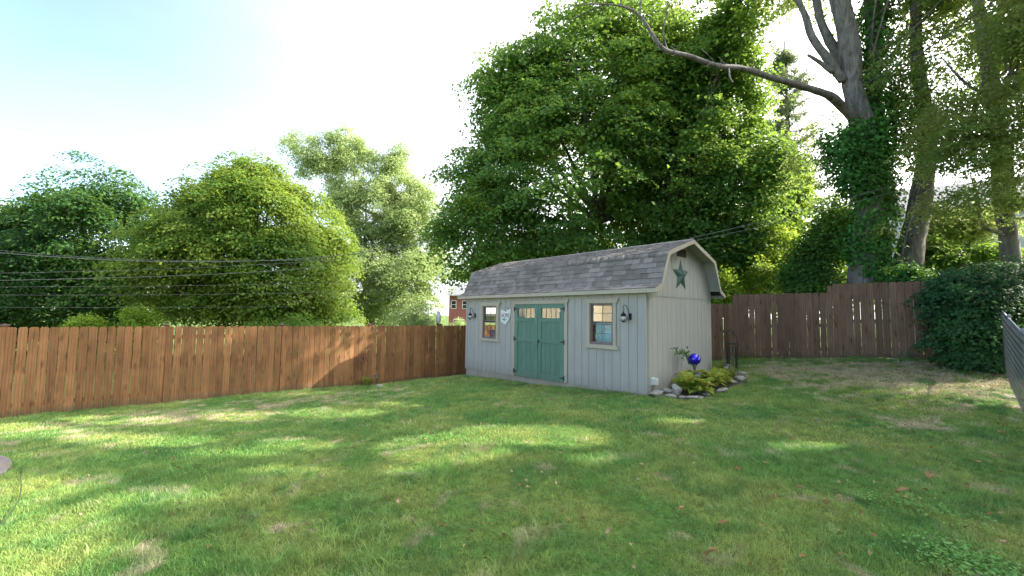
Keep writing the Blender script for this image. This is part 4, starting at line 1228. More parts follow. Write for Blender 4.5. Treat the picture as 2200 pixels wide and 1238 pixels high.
# third tree, pale straight trunk, with the drooping brownish sprays
b3 = at(2172, 600, 11.2)
t3 = tree('locust_tree', 'slim pale trunk at the far right with drooping brown-tinged sprays against the sky', b3[:2], 2, .02,
     [ell(2080, 120, 10.2, 150, 130, 1.4), ell(2150, 300, 10.0, 90, 140, 1.2), ell(2040, 300, 10.4, 75, 85, 1.0), ell(2050, 430, 10.2, 90, 35, .8), ell(2175, 440, 10.2, 40, 35, .6), ell(1930, 90, 11.0, 90, 110, 1.0), ell(2200, 60, 9.6, 110, 150, 1.5)],
     620, 46, .42, .09, .092, fine, 91, lo=.05, lump=.3, back=.8, gap=(1.2, .12), sunny=True, n_main=16, sub=4, own_trunk=False, forks=[at(2130, 200, 11.2), at(2120, 100, 11.2), at(2150, 330, 11.2)], ratio=.5, droop=1.0, up=.8, outw=.1, dl=.08)
mb = MB(); _b = base; base = np.array(t3.location)
tube_to(mb, trunk_path([(2178, 640), (2170, 540), (2158, 440), (2148, 340), (2138, 240), (2120, 130), (2105, 40), (2090, -80)], 11.2), [.22, .20, .185, .175, .165, .14, .12, .09], 12)
tube_to(mb, trunk_path([(2150, 500), (2120, 492), (2105, 470), (2100, 420), (2085, 380)], 11.1), [.05, .05, .035, .025, .012], 6)
tube_to(mb, trunk_path([(2150, 478), (2190, 468), (2230, 470)], 11.1), [.05, .035, .03], 6)
tube_to(mb, trunk_path([(2130, 200), (2090, 190), (2055, 160), (2020, 120)], 11.0), [.05, .04, .03, .012], 6)
mb.build('trunk', BARK2, t3, smooth=True)
base = _b
# pine far behind
pc = at(1700, 560, 30)
pt = tag(empty('pine_tree', (pc[0], pc[1], gz(pc[0], pc[1]))), 'pale pine between the big maples and the ivy-clad tree', 'tree')
pb = np.array(pt.location); r = np.random.RandomState(9)
Pp, Op = [], []
mb = MB(); mb.tube([(0, 0, 0), (.1, 0, 8), (0, 0, at(1690, 90, 30)[2] - pb[2])], [.3, .22, .05], 8)
ztop_ = at(1690, 100, 30)[2]
for i in range(90):
    z_ = ztop_ - .4 - (i / 90) ** 1.1 * 12.5
    a = r.rand() * 6.283; ln = (.2 + (i / 90) ** .6 * 2.9) * r.uniform(.5, 1.25)
    tip = np.array([pc[0] + ln * math.cos(a), pc[1] + ln * math.sin(a), z_ - .02 * ln + .15 + r.normal() * .2])
    st_ = np.array([pc[0], pc[1], z_ - .2]); mb.tube([tuple(st_ - pb), tuple((st_ + tip) / 2 - pb - np.array([0, 0, .1])), tuple(tip - pb)], [.05, .035, .012], 4, cap=False)
    for t in np.linspace(.3, 1, 9): Pp.append(st_ + (tip - st_) * t + r.normal(size=3) * .12); Op.append([math.cos(a) * .3, math.sin(a) * .3, 1])
Q, Nn, tn = spray(np.array(Pp), np.array(Op), 30, .36, .2, 99, .4, .2, 1.4)
leaf_cloud('crown', Q - pb, Nn, .26, pine, pt, tn, .14, 98)
mb.build('trunk', BARK, pt)
# sunny undergrowth behind the right fence
for i, (x_, y_, Y_, a, b, n_, mt, lab) in enumerate(((1590, 600, 15.5, 60, 62, 330, under, 'sunlit yellow-green shrub right behind the lowest step of the dark fence'),
     (1665, 560, 16.5, 62, 95, 420, under, 'tall sunlit sapling clump between the maples and the ivy-clad tree'),
     (1745, 570, 14.2, 60, 90, 420, maple, 'mid-green maple sapling over the fence left of the ivy-clad trunk'),
     (1700, 420, 21.0, 45, 90, 300, under, 'hanging pale green shrub crown beside the pine, far behind the fence'),
     (1800, 480, 14.2, 55, 70, 260, maple, 'dark green sapling touching the left side of the ivy-clad trunk'),
     (1945, 590, 11.9, 45, 26, 150, ivy, 'bright leafy creeper spilling over the fence top under the leaning tree'),
     (2010, 545, 13.0, 50, 35, 170, maple, 'light green sapling in front of the grey house above the big bush'),
     (2070, 480, 13.5, 85, 42, 230, fine, 'thin airy sapling crown in front of the grey house wall'),
     (2120, 560, 12.0, 90, 30, 260, maple, 'low green shrub crown behind the big bush near the slim trunk'),
     (1500, 600, 16.5, 60, 50, 220, maple, 'green shrub showing just over the far eave of the shed'),
     (1130, 560, 23, 170, 40, 300, maple, 'green hedge-like shrub low behind the shed ridge under the tall maple'))):
    c = at(x_, y_, Y_)
    tree('shrub', lab, c[:2], max(.5, (c[2] - gz(*c[:2])) * .6), .06, [ell(x_, y_, Y_, a, b, a * Y_ / 900 * .8), ell(x_ - a * .3, y_ + b * .5, Y_, a * .7, b * .7, 1.0)], n_, 42, .38, .16, .10 if Y_ < 18 else .13, mt, 300 + i, lo=.15, lump=.28, gap=(1.0, -.5), n_main=6, sub=3, cat='shrub', up=.6)
# trees beyond that close the horizon on the right and behind
tree('maple_tree', 'distant green tree low behind the dark fence and the grey house gap', at(1600, 600, 40)[:2], 4, .3, [ell(1560, 560, 40, 150, 110, 5), ell(1760, 600, 40, 120, 80, 5)], 500, 44, 1.5, .5, .34, under, 201, lo=.3)

# the large bush in the corner
bc = at(2110, 660, 9.3)
bb = np.array([bc[0], bc[1], gz(bc[0], bc[1])])
bs = tag(empty('bush', tuple(bb)), 'large dense dark green bush in the corner where the fences meet', 'bush')
Pc, Oc, _ = clusters([(10.3, 9.25, 1.35, .84, .75, 1.0), (10.7, 9.6, 2.05, 1.1, .8, .75), (11.9, 10.0, 2.25, 1.5, .9, .75), (10.35, 9.0, .85, .8, .55, .5), (11.8, 10.2, 1.6, 1.3, .7, .8)], 1250, 401, .55, .16, .5)
_r = np.random.RandomState(410); _k = _r.choice(len(Pc), 160)
Pc = np.concatenate([Pc, Pc[_k] + Oc[_k] * _r.uniform(.12, .38, (160, 1)) * np.array([1, .6, 1])]); Oc = np.concatenate([Oc, Oc[_k]])
Oc = Oc + np.array([-.2, -.6, 0])
Q, Nn, tn = spray(Pc, Oc, 36, .30, .07, 402, .8, .75, .42)
keep = Q[:, 2] > ground(Q)[:] + .03
leaf_cloud('foliage', Q[keep] - bb, Nn[keep], .085, bushm, bs, tn[keep], .62, 403, .7)
mb = MB(); limbs(mb, 0, [np.array([0, .2, .1])], Pc - bb, .10, 404, 16, 4, .008)
mb.build('stem', BARK, bs)

# shading trees outside the frame on the right (unseen, crowns shaped to shade lawn and gable)
tree('maple_tree', 'large unseen maple outside the right edge beyond the chain-link fence, crown shaped for shade', (15.5, 5.0), 4, .35, [(15, 5, 8.5, 4.2, 4.5, 3.6), (17, 8, 12, 3.2, 3, 2.8), (17.6, 11.6, 11.0, 2.6, 2.8, 2.8)], 1200, 46, .8, .25, .2, maple, 501, back=1, sunny=True, gap=(.55, -.35), n_main=10)
tree('maple_tree', 'open-crowned unseen maple outside the frame to the right of the camera, crown shaped for shade', (11.5, -.5), 4, .3, [(11, .3, 6.8, 3.4, 3.6, 2.6), (10.6, 3.0, 5.6, 2.7, 2.3, 3.2), (13, 6.2, 5.2, 2.2, 2.0, 3.0)], 1300, 46, .8, .25, .2, maple, 511, back=1, sunny=True, gap=(.55, -.35), n_main=10)

# ------------------------------------------------------------------ houses
def house(name, label, c, rz, w, d, h, rise, wallm, roofm, wins, course=.15, cat='house', trim=None):
    r = tag(empty(name, (c[0], c[1], c[2]), rz), label, cat)
    trim = trim or M['white']
    wl_ = MB().box(-w / 2, w / 2, 0, d, -1, h)
    wl_.prism([(0, h), (d, h), (d / 2, h + rise)], -w / 2, w / 2, 'yz')
    wl = wl_.build('wall', wallm, r)
    if course:
        lp_ = MB()
        z = -.6
        while z < h - course:
            lp_.prism([(-.028, z), (-.006, z + course), (0, z + course), (0, z)], -w / 2, w / 2, 'yz')
            z += course
        for sx in (-1, 1):
            z = -.6
            while z < h - course:
                lp_.prism([(sx * (w / 2 + .028), z), (sx * (w / 2 + .006), z + course), (sx * w / 2, z + course), (sx * w / 2, z)], 0, d)
                z += course
        tag(lp_.build('lap_siding', wallm, wl), kind='stuff')
    MB().add([(-w / 2 - .3, -.45, h - .12), (w / 2 + .3, -.45, h - .12), (w / 2 + .3, d / 2, h + rise + .12), (-w / 2 - .3, d / 2, h + rise + .12), (-w / 2 - .3, d + .45, h - .12), (w / 2 + .3, d + .45, h - .12),
              (-w / 2 - .3, -.45, h - .02), (w / 2 + .3, -.45, h - .02), (w / 2 + .3, d / 2, h + rise + .24), (-w / 2 - .3, d / 2, h + rise + .24), (-w / 2 - .3, d + .45, h - .02), (w / 2 + .3, d + .45, h - .02)],
             [(0, 1, 2, 3), (3, 2, 5, 4), (6, 9, 8, 7), (9, 10, 11, 8), (0, 6, 7, 1), (4, 5, 11, 10), (0, 3, 9, 6), (3, 4, 10, 9), (1, 7, 8, 2), (2, 8, 11, 5)]).build('roof', roofm, r)
    MB().box(-w / 2 - .3, w / 2 + .3, -.53, -.452, h - .14, h).build('gutter', trim, r)
    for (face, u, z, ww, hh) in wins:
        f = MB()
        t = .07
        if face == 'f': bx = lambda a, b, c_, d_, e, g_: f.box(a, b, c_, d_, e, g_)
        else:
            sx = w / 2 + .001 if face == 'r' else -w / 2 - .001
            sg = 1 if face == 'r' else -1
            bx = lambda a, b, c_, d_, e, g_: f.box(min(sx - sg * c_, sx - sg * d_), max(sx - sg * c_, sx - sg * d_), a, b, e, g_)
        bx(u - ww / 2 - t, u - ww / 2, -.06, .0, z - t, z + hh + t); bx(u + ww / 2, u + ww / 2 + t, -.06, .0, z - t, z + hh + t)
        bx(u - ww / 2, u + ww / 2, -.06, .0, z - t, z); bx(u - ww / 2, u + ww / 2, -.06, .0, z + hh, z + hh + t); bx(u - ww / 2, u + ww / 2, -.05, .0, z + hh / 2 - .03, z + hh / 2 + .03)
        wo = f.build('window', trim, r)
        for zz in (0, 1):
            f = MB()
            bx(u - ww / 2, u + ww / 2, -.035, -.03, z + zz * (hh / 2 + .03), z + hh / 2 - .03 + zz * (hh / 2))
            f.build('pane', DARKGLASS, wo)
    return r
DARKGLASS = simple('dark_window', (.03, .035, .04), .08, 0, spec=.8)
cream = simple('cream_siding', (.62, .54, .38), .7, vary=.04)
grey_sid = simple('pale_grey_siding', (.40, .43, .46), .7, vary=.05)
roofg = simple('grey_house_roof', (.16, .16, .17), .9, vary=.2)
brickm, n_, l_, b_ = newmat('red_brick')
bt = N(n_, 'TexBrick', Scale=4.2); bt.inputs['Color1'].default_value = (.33, .085, .07, 1); bt.inputs['Color2'].default_value = (.26, .065, .055, 1); bt.inputs['Mortar'].default_value = (.30, .20, .18, 1)
tcn = N(n_, 'TexCoord'); mpb = N(n_, 'Mapping'); mpb.inputs['Rotation'].default_value = (math.pi / 2, 0, 0); l_.new(tcn.outputs['Object'], mpb.inputs['Vector']); l_.new(mpb.outputs[0], bt.inputs['Vector']); l_.new(bt.outputs[0], b_.inputs['Base Color']); b_.inputs['Roughness'].default_value = .9
hp = at(2110, 620, 24)
house('neighbour_house', 'pale grey sided house partly hidden by leaves at the right edge', (hp[0] + 3.6, hp[1], 0), -.55, 11, 8, 8.5, 2.3, grey_sid, roofg, [('f', -4.6, 3.6, .9, 1.6), ('f', -1, 3.6, 1.2, 1.6), ('f', 2.4, 3.6, 1.2, 1.6)])
hp = at(985, 690, 52)
house('brick_house', 'red brick house glimpsed between the pale tree and the shed', (hp[0] + 3.2, hp[1], -1.0), -.1, 9, 8, 5.0, 1.3, brickm, roofg, [('f', -3.9, 3.3, .55, .9), ('f', -2.4, 3.3, .7, .9), ('f', -3.2, .8, 1.2, 1.1)], course=0)
house('cream_house', 'cream sided neighbour house outside the left edge, mirrored in the shed panes', (-19.0, 6.5, -.6), rad(90), 12, 8, 5.6, 2.6, cream, roofg, [('f', -4, 3.2, 1.1, 1.5), ('f', -.5, 3.2, 1.1, 1.5), ('f', 3, 3.2, 1.1, 1.5), ('f', -4, .9, 1.1, 1.5), ('f', 3, .9, 1.1, 1.5)])

house('unseen_shade_house', 'unseen grey house added behind the camera to keep sky light off the shed gable', (9.5, -4.5, 0), math.pi, 17, 9, 5.6, 2.4, simple('grey_render', (.13, .135, .13), .9), roofg, [('f', -5, 3.2, 1.1, 1.5), ('f', 0, 3.2, 1.1, 1.5), ('f', 5, .9, 1.6, 1.9), ('f', 0, .9, 1.6, 1.9)], course=0)  # unseen house, added to block sky light from the shed gable

# ------------------------------------------------------------------ overhead wires
def wire(pts, Y, r_, label, grp):
    P_ = [at(x_, y_, Y + dy) for x_, y_, dy in pts]
    xs_ = np.linspace(0, 1, len(P_)); t = np.linspace(0, 1, 28)
    A_ = np.array(P_)
    Q_ = np.stack([np.polyval(np.polyfit(xs_, A_[:, k_], min(2, len(P_) - 1)), t) for k_ in range(3)], 1)
    b0 = Q_[0].copy(); r_ *= .75
    o = MB().tube([tuple(q_ - b0) for q_ in Q_], r_, 5, cap=False).build('overhead_wire', M['cable'])
    o.location = tuple(b0)
    tag(o, label, 'wire', grp)
GL, GR = 'overhead wires crossing in front of the left trees', 'overhead wires crossing the ivy-clad tree'
wire([(-200, 527, 0), (227, 556, 0), (454, 561, 0), (680, 551, 0), (955, 516, 0)], 17, .016, 'thick topmost overhead wire sagging across both round maples', GL)
wire([(-200, 515, 1), (0, 535, 1), (230, 556, 1), (454, 563, 1), (700, 556, 1)], 17, .008, 'thin overhead wire just above the thick one at the left edge', GL)
wire([(-200, 590, 0), (273, 578, 0), (590, 569, 0), (945, 538, 0)], 17.5, .009, 'thin overhead wire just below the thick topmost one', GL)
wire([(-200, 606, 0), (273, 597, 0), (450, 588, 0), (700, 574, 0)], 17, .013, 'medium overhead wire rising to the right in front of the round maple', GL)
wire([(-200, 616, 0), (230, 617, 0), (600, 609, 0), (960, 601, 0)], 18, .007, 'fourth overhead wire from the top, nearly level above the fence', GL)
wire([(-200, 632, 0), (400, 633, 0), (960, 620, 0)], 18, .007, 'fifth overhead wire, nearly level, below the middle of the maples', GL)
wire([(-200, 660, 0), (300, 661, 0), (620, 659, 0)], 18, .006, 'lowest overhead wire, just above the board fence', GL)
wire([(760, 655, 1), (880, 632, 1), (1010, 607, 1)], 18, .009, 'overhead wire rising toward the left eave of the shed', GL)
wire([(790, 602, 1), (870, 572, 1), (1000, 520, 1)], 18, .007, 'steep overhead wire rising through the pale tree', GL)
wire([(1480, 512, 2), (1600, 486, 1), (1800, 431, 0), (1995, 377, -.6), (2300, 285, -1)], 11.9, .012, 'upper of the two parallel overhead wires crossing the ivy-clad trunk', GR)
wire([(1480, 520, 2), (1600, 494, 1), (1815, 442, 0), (1985, 392, -.6), (2300, 300, -1)], 11.9, .009, 'lower of the two parallel overhead wires crossing the ivy-clad trunk', GR)
wire([(1600, 300, 1), (1730, 245, 0), (1860, 178, 0), (2050, 70, -.5), (2300, -90, -1)], 11.9, .008, 'highest overhead wire crossing the bare grey trunk', GR)

# ------------------------------------------------------------------ flower bed, rocks and ornaments
def rock(px, py, sx, sy, sz, label, mat=None, rot=0, seed=1, z=None, name='rock', tilt=0):
    p = on_level(px, py, 0.0)
    for _ in range(4): p = on_level(px, py, gz(p[0], p[1]))
    bm = bmesh.new(); bmesh.ops.create_icosphere(bm, subdivisions=3, radius=1)
    rr = np.random.RandomState(seed)
    v = np.array([vv.co for vv in bm.verts])
    for k_ in range(9):
        dn = rr.normal(size=3); dn /= np.linalg.norm(dn); c_ = rr.uniform(.55, .85)
        ex = np.maximum(0, v @ dn - c_); v -= ex[:, None] * dn * .9
    v *= 1 + .09 * snoise(v * 3, seed)[:, None] + .04 * snoise(v * 8, seed + 1)[:, None]
    v *= np.array([sx, sy, sz * .85]) / 2 / .8 * .86
    for vv, c_ in zip(bm.verts, v): vv.co = c_
    me = bpy.data.meshes.new(name); bm.to_mesh(me); bm.free()
    o = link(name, me, mat or M['rock']); o.location = (p[0], p[1], gz(p[0], p[1]) + sz * .25 if z is None else z); o.rotation_euler = (tilt, 0, rot)
    return tag(o, label, 'rock', 'stones edging the shed and flower bed')
# mulch sheet of the bed
bedpoly = [shed_pt(.03, .35), shed_pt(.5, .05), shed_pt(.80, .15), shed_pt(.95, .7), shed_pt(1.0, 1.5), shed_pt(1.0, 2.3), shed_pt(.8, 3.0), shed_pt(.03, 3.3)]
bp_ = np.array([p[:2] for p in bedpoly])
def inpoly(P_, poly):
    x_, y_ = P_[:, 0], P_[:, 1]; ins = np.zeros(len(P_), bool); n = len(poly)
    for i in range(n):
        x1, y1 = poly[i]; x2, y2 = poly[(i + 1) % n]
        c = ((y1 > y_) != (y2 > y_)) & (x_ < (x2 - x1) * (y_ - y1) / (y2 - y1 + 1e-12) + x1); ins ^= c
    return ins
gr = np.arange(0, 4.6, .07)
A_, B_ = np.meshgrid(gr, gr)
gp = np.c_[(O3[0] + A_ * 1).ravel() - .2, (O3[1] + B_ * 1).ravel() - 1.2]
nn = len(gr); gi = np.arange(nn * nn).reshape(nn, nn)
qq = np.stack([gi[:-1, :-1], gi[:-1, 1:], gi[1:, 1:], gi[1:, :-1]], -1).reshape(-1, 4)
cc = gp[qq].mean(1); qq = qq[inpoly(cc, bp_)]
gzv = ground(gp) + .012 + .006 * snoise(np.c_[gp, gp[:, :1]] * 14, 2)
used_, inv = np.unique(qq, return_inverse=True)
tag(link('flower_bed_soil', np_mesh('flower_bed_soil', np.c_[gp, gzv][used_], inv.reshape(-1, 4)), M['mulch']), kind='structure')
rock(1410, 851, .42, .24, .17, 'large pale flat rock at the near corner of the shed', rot=.3, seed=11)
rock(1437, 843, .30, .16, .12, 'slanting pale slab leaning against the blocky upright stone', rot=-.6, seed=12, tilt=.2)
rock(1455, 849, .26, .22, .34, 'blocky upright grey stone left of the hosta plants', rot=.2, seed=13)
rock(1442, 854, .24, .16, .10, 'low grey rock in front of the upright stone', rot=.1, seed=14)
rock(1466, 856, .16, .12, .08, 'small grey rock at the foot of the upright stone', rot=.5, seed=15)
rock(1492, 856, .34, .14, .07, 'flat pale edging stone in front of the hosta leaves', rot=.1, seed=16)
rock(1519, 850, .18, .12, .08, 'small mossy dark stone in the bed edging', M['moss_rock'], .3, 17)
rock(1551, 840, .42, .17, .10, 'long narrow pale edging stone right of the hosta plants', rot=.75, seed=18)
rock(1574, 825, .22, .17, .13, 'rounded pale edging stone between the two longest ones', rot=.4, seed=19)
rock(1591, 818, .36, .20, .15, 'rough grey lump near the far end of the bed edging', rot=.7, seed=20)
rock(1594, 806, .26, .16, .12, 'farthest grey edging stone of the flower bed', rot=.3, seed=21)
rock(1533, 803, .22, .18, .16, 'bluish grey block against the far corner of the shed gable', rot=.3, seed=22)
rock(1008, 806, .35, .20, .09, 'flat broken stone under the far left corner of the shed', rot=.3, seed=23)
rock(1030, 808, .30, .18, .08, 'thin slab under the shed skid beside the far left corner', rot=.6, seed=24)
rock(815, 830, .26, .18, .10, 'small pale stone beside the path light at the left fence', rot=.2, seed=25)
rock(2178, 905, .24, .17, .05, 'flat grey stone half sunk in the lawn by the chain-link fence', rot=.4, seed=26)
rock(2172, 868, .24, .15, .05, 'smaller flat stone by the chain-link fence farther back', rot=.4, seed=27)

def gpix(px, py):
    p = on_level(px, py, 0)
    for _ in range(5): p = on_level(px, py, gz(p[0], p[1]))
    return np.array([p[0], p[1], gz(p[0], p[1])])
# gazing ball
g0 = shed_pt(.62, 1.75); g0[2] = gz(g0[0], g0[1])
dd = np.linalg.norm(g0[:2]); 
gbz = at(1492, 772, g0[1])
gb = tag(empty('gazing_ball', (gbz[0], gbz[1], g0[2])), 'shiny cobalt blue gazing ball on a short pedestal by the shed gable', 'garden ball')
hz = gbz[2] - g0[2]
bluem, n_, l_, b_ = newmat('cobalt_mirror_glass')
b_.inputs['Base Color'].default_value = (.02, .004, .62, 1); b_.inputs['Metallic'].default_value = .55; b_.inputs['Roughness'].default_value = .05; b_.inputs['Coat Weight'].default_value = 1
RB = 12.4 / 900 * g0[1]
MB().lathe([(RB * math.sin(t) + .0005, hz - RB * math.cos(t)) for t in np.linspace(0, math.pi, 25)], n=32).build('ball', bluem, gb, smooth=True)
MB().lathe([(.07, -.02), (.07, .02), (.035, .05), (.028, hz * .4), (.032, hz - RB - .04), (.055, hz - RB - .015), (.06, hz - RB + .02)], n=14).build('pedestal', simple('weathered_green_post', (.14, .17, .14), .7), gb, smooth=True)
# solar path lights
def path_light(p, h, label, grp='solar path lights'):
    r = tag(empty('path_light', tuple(p)), label, 'path light', grp)
    MB().lathe([(.012, -.08), (.012, h - .09)], n=8).build('stake', M['solar'], r)
    MB().lathe([(.03, h - .09), (.038, h - .085), (.042, h - .04), (.04, h - .035)], n=14).build('lens', M['lamp_glass'], r, smooth=True)
    MB().lathe([(.075, h - .036), (.078, h - .03), (.07, h - .012), (.045, h), (0, h)], n=16).build('cap', M['solar'], r, smooth=True)
    for k_ in range(3):
        a = k_ * 2.09
        MB().tube([(.036 * math.cos(a), .036 * math.sin(a), h - .09), (.045 * math.cos(a), .045 * math.sin(a), h - .036)], .004, 4).build('strut', M['solar'], r)
p1 = gpix(1500, 846); path_light(p1, .42, 'dark solar path light standing in the yellow-green hosta leaves')
p1 = gpix(1561, 822); path_light(p1, .40, 'dark solar path light at the far end of the flower bed beside the wind chimes')
def fence_pt(px, off):
    """a point in front of the left fence, seen at pixel column px"""
    lo, hi = 0, 12
    for _ in range(40):
        mth = (lo + hi) / 2; p = FLA + dL * mth
        xx = 1100 + FPX * (p[0] / (p[1] * math.cos(PITCH)))
        if xx < px: lo = mth
        else: hi = mth
    p = FLA + dL * lo + np.array([dL[1], -dL[0]]) * off
    return np.array([p[0], p[1], gz(p[0], p[1])])
pf = fence_pt(806, .28)
path_light(pf, .33, 'dark solar path light in front of the left board fence by the grass clump')
# rusty spinner flower
ps = fence_pt(776, .25)
cz = at(772, 768, ps[1])[2] - ps[2]
sp = tag(empty('metal_spinner', tuple(ps), math.atan2(dL[1], dL[0])), 'rusty metal flower spinner on a thin stake in front of the left board fence', 'garden ornament')
MB().tube([(0, 0, -.05), (.005, 0, cz * .5), (0, .0, cz)], .006, 6).build('stake', M['rust'], sp)
MB().lathe([(0, .02), (.03, .014), (.045, 0), (.03, -.01), (0, -.012)], n=14).build('hub', M['rust'], sp, smooth=True)
hub = [c for c in sp.children if c.name.startswith('hub')][0]; hub.rotation_euler = (math.pi / 2, 0, 0); hub.location = (0, -.03, cz)
for k_ in range(10):
    a = k_ * .628
    pm = MB()
    u_, w_ = np.array([math.cos(a), 0, math.sin(a)]), np.array([-math.sin(a), 0, math.cos(a)])
    c_ = np.array([0, -.03, cz])
    pts = [c_ + u_ * .04, c_ + u_ * .09 + w_ * .014, c_ + u_ * .14 + w_ * .02, c_ + u_ * .18 + w_ * .005, c_ + u_ * .185 - w_ * .025, c_ + u_ * .155 - w_ * .035, c_ + u_ * .14 - w_ * .012]
    pm.tube([tuple(p) for p in pts], [.008, .009, .010, .010, .009, .008, .006], 5)
    q1, q2, q3, q4 = c_ + u_ * .05, c_ + u_ * .10 + w_ * .035, c_ + u_ * .15 + w_ * .02, c_ + u_ * .09 - w_ * .01
    pm.add([tuple(q1), tuple(q2), tuple(q3), tuple(q4), *[tuple(q_ + np.array([0, .006, 0])) for q_ in (q1, q2, q3, q4)]], [(0, 1, 2, 3), (7, 6, 5, 4), (0, 4, 5, 1), (1, 5, 6, 2), (2, 6, 7, 3), (3, 7, 4, 0)])
    pm.build('petal', M['rust'], sp)
# grass clump
def blade_clump(name, label, p, n, h, spread, mat, seed, w=.008, lean=.5, cat='plant'):
    r = np.random.RandomState(seed)
    V, F, T = [], [], []
    for i in range(n):
        a = r.rand() * 6.283; d_ = np.array([math.cos(a), math.sin(a), 0]); s_ = np.array([-d_[1], d_[0], 0])
        b0 = d_ * r.rand() * spread * .35 ; hh = h * r.uniform(.55, 1.1); ln = r.uniform(.1, 1) * lean * hh
        b = len(V)
        for t in (0, .35, .7, 1):
            c = b0 + d_ * ln * t ** 1.8 * 1.3 + np.array([0, 0, hh * (t - .28 * lean * t ** 3)])
            ww = w * (1 - t) ** .7
            if t < 1: V += [tuple(c - s_ * ww), tuple(c + s_ * ww)]
            else: V += [tuple(c)]
        F += [(b, b + 1, b + 3), (b, b + 3, b + 2), (b + 2, b + 3, b + 5), (b + 2, b + 5, b + 4), (b + 4, b + 5, b + 6)]
        T += [np.clip(.5 + r.normal() * .3, 0, 1)] * 7
    o = link(name, np_mesh(name, np.array(V), np.array(F), tint=np.array(T)), mat); o.location = tuple(p)
    return tag(o, label, cat)
lily = leafmat('lily_blades', ((.08, .16, .03), (.17, .24, .05), (.38, .30, .10)), trans=(.5, .55, .1), tfac=.35)
straw = leafmat('dry_stalks', ((.25, .20, .12), (.38, .32, .2), (.5, .43, .3)), trans=(.5, .4, .2), tfac=.2)
blade_clump('grass_clump', 'arching ornamental grass clump at the foot of the rusty spinner', fence_pt(786, .30), 170, .42, .3, lily, 1, .008, .8)
# hostas, each leaf its own part
def hosta_leaf_mesh(k_):
    n = 7
    V, F = [], []
    for i, t in enumerate(np.linspace(0, 1, n)):
        w_ = .5 * math.sin(math.pi * min(1, t * .95 + .04)) ** .8 * (1 - .25 * t) * .75
        z_ = .30 * math.sin(t * 2.0) - .42 * t * t
        for sx in (-1, 0, 1): V.append((t, sx * w_, z_ + abs(sx) * .13 + .02 * math.sin(i * 2.2 + k_)))
    for i in range(n - 1):
        for j in range(2): a = i * 3 + j; F.append((a, a + 3, a + 4, a + 1))
    me = bpy.data.meshes.new('leaf'); me.from_pydata(V, [], F)
    for p in me.polygons: p.use_smooth = True
    at2 = me.attributes.new('tint', 'FLOAT', 'POINT'); at2.data.foreach_set('value', [(.15, .5, .9)[k_]] * len(V))
    return me
hostam = leafmat('hosta_leaves', ((.135, .270, .041), (.270, .392, .061), (.459, .419, .095)), trans=(.6, .65, .1), tfac=.35, rough=.4, patchcol=(.36, .24, .07), patch=9)
hm = [hosta_leaf_mesh(k_) for k_ in range(3)]
for m_ in hm: m_.materials.append(hostam)
HG = 'yellowing hosta plants in the flower bed'
for i, (px, py, n, R_, lab) in enumerate(((1480, 846, 30, .27, 'bushy yellow-green hosta directly right of the upright grey stone'), (1512, 848, 26, .25, 'brightest green hosta, behind the mossy edging stone'),
                              (1497, 832, 28, .27, 'yellowed hosta beneath the blue gazing ball'), (1528, 834, 28, .27, 'hosta with browning tips in the middle of the bed'), (1550, 828, 22, .22, 'small hosta next to the long edging stone'), (1466, 836, 18, .2, 'small hosta tucked between gable wall and upright stone'))):
    p = gpix(px, py)
    r_ = tag(empty('hosta', tuple(p)), lab, 'plant', HG)
    rr = random.Random(i)
    for k_ in range(n):
        o = bpy.data.objects.new('leaf', hm[rr.choice([0, 1, 1, 2])]); col.objects.link(o); o.parent = r_
        a = k_ * 2.4; lay = k_ / n
        o.location = (math.cos(a) * .03, math.sin(a) * .03, .03 + .20 * (1 - lay) * rr.uniform(.8, 1.2))
        o.rotation_euler = (rr.uniform(-.3, .3), -rr.uniform(.15, .9) * (1 - lay * .8), a)
        s_ = R_ * rr.uniform(.7, 1.15); o.scale = (s_, s_ * .72, s_)
blade_clump('lily_clump', 'fine-leaved yellow-brown lily clump beside the farther path light', gpix(1556, 818), 170, .36, .3, lily, 2, .007, .7)
blade_clump('lily_clump', 'upright green lily blades against the far corner of the shed', gpix(1548, 806), 120, .42, .25, lily, 3, .008, .5)
blade_clump('lily_clump', 'loose lily blades leaning over the farthest edging stones', gpix(1572, 812), 80, .34, .2, lily, 4, .006, .9)
blade_clump('dry_stalks', 'pale dry flower stalks rising left of the wind chimes', gpix(1556, 800), 12, .75, .1, straw, 5, .004, .15)
blade_clump('dry_stalks', 'pale dry flower stalks rising among the wind chime tubes', gpix(1572, 804), 12, .80, .1, straw, 6, .004, .15)
# vine sprig by the ball
r = np.random.RandomState(4)
vp = [gbz + np.array([-.05, .05, -.10]) - LY * .02, shed_pt(.15, 1.25, .78), shed_pt(.10, .95, .80)]
vb = np.array([vp[0][0], vp[0][1], g0[2]])
vn = tag(empty('vine', tuple(vb)), 'thin leafy vine sprig reaching left of the gazing ball along the gable wall', 'plant')
MB().tube([(0, 0, 0)] + [tuple(np.array(p) - vb) for p in vp], .004, 4).build('stem', M['rust'], vn)
tt = r.rand(110); A_ = np.array([vp[0], vp[1], vp[2]])
c_ = np.where(tt[:, None] < .6, A_[0] + (A_[1] - A_[0]) * (tt[:, None] / .6), A_[1] + (A_[2] - A_[1]) * ((tt[:, None] - .6) / .4)) + r.normal(size=(110, 3)) * .045
leaf_cloud('foliage', c_ - vb, r.normal(size=(110, 3)) + np.array([0, -.5, .5]), .06, ivy, vn, None, .6, 5)
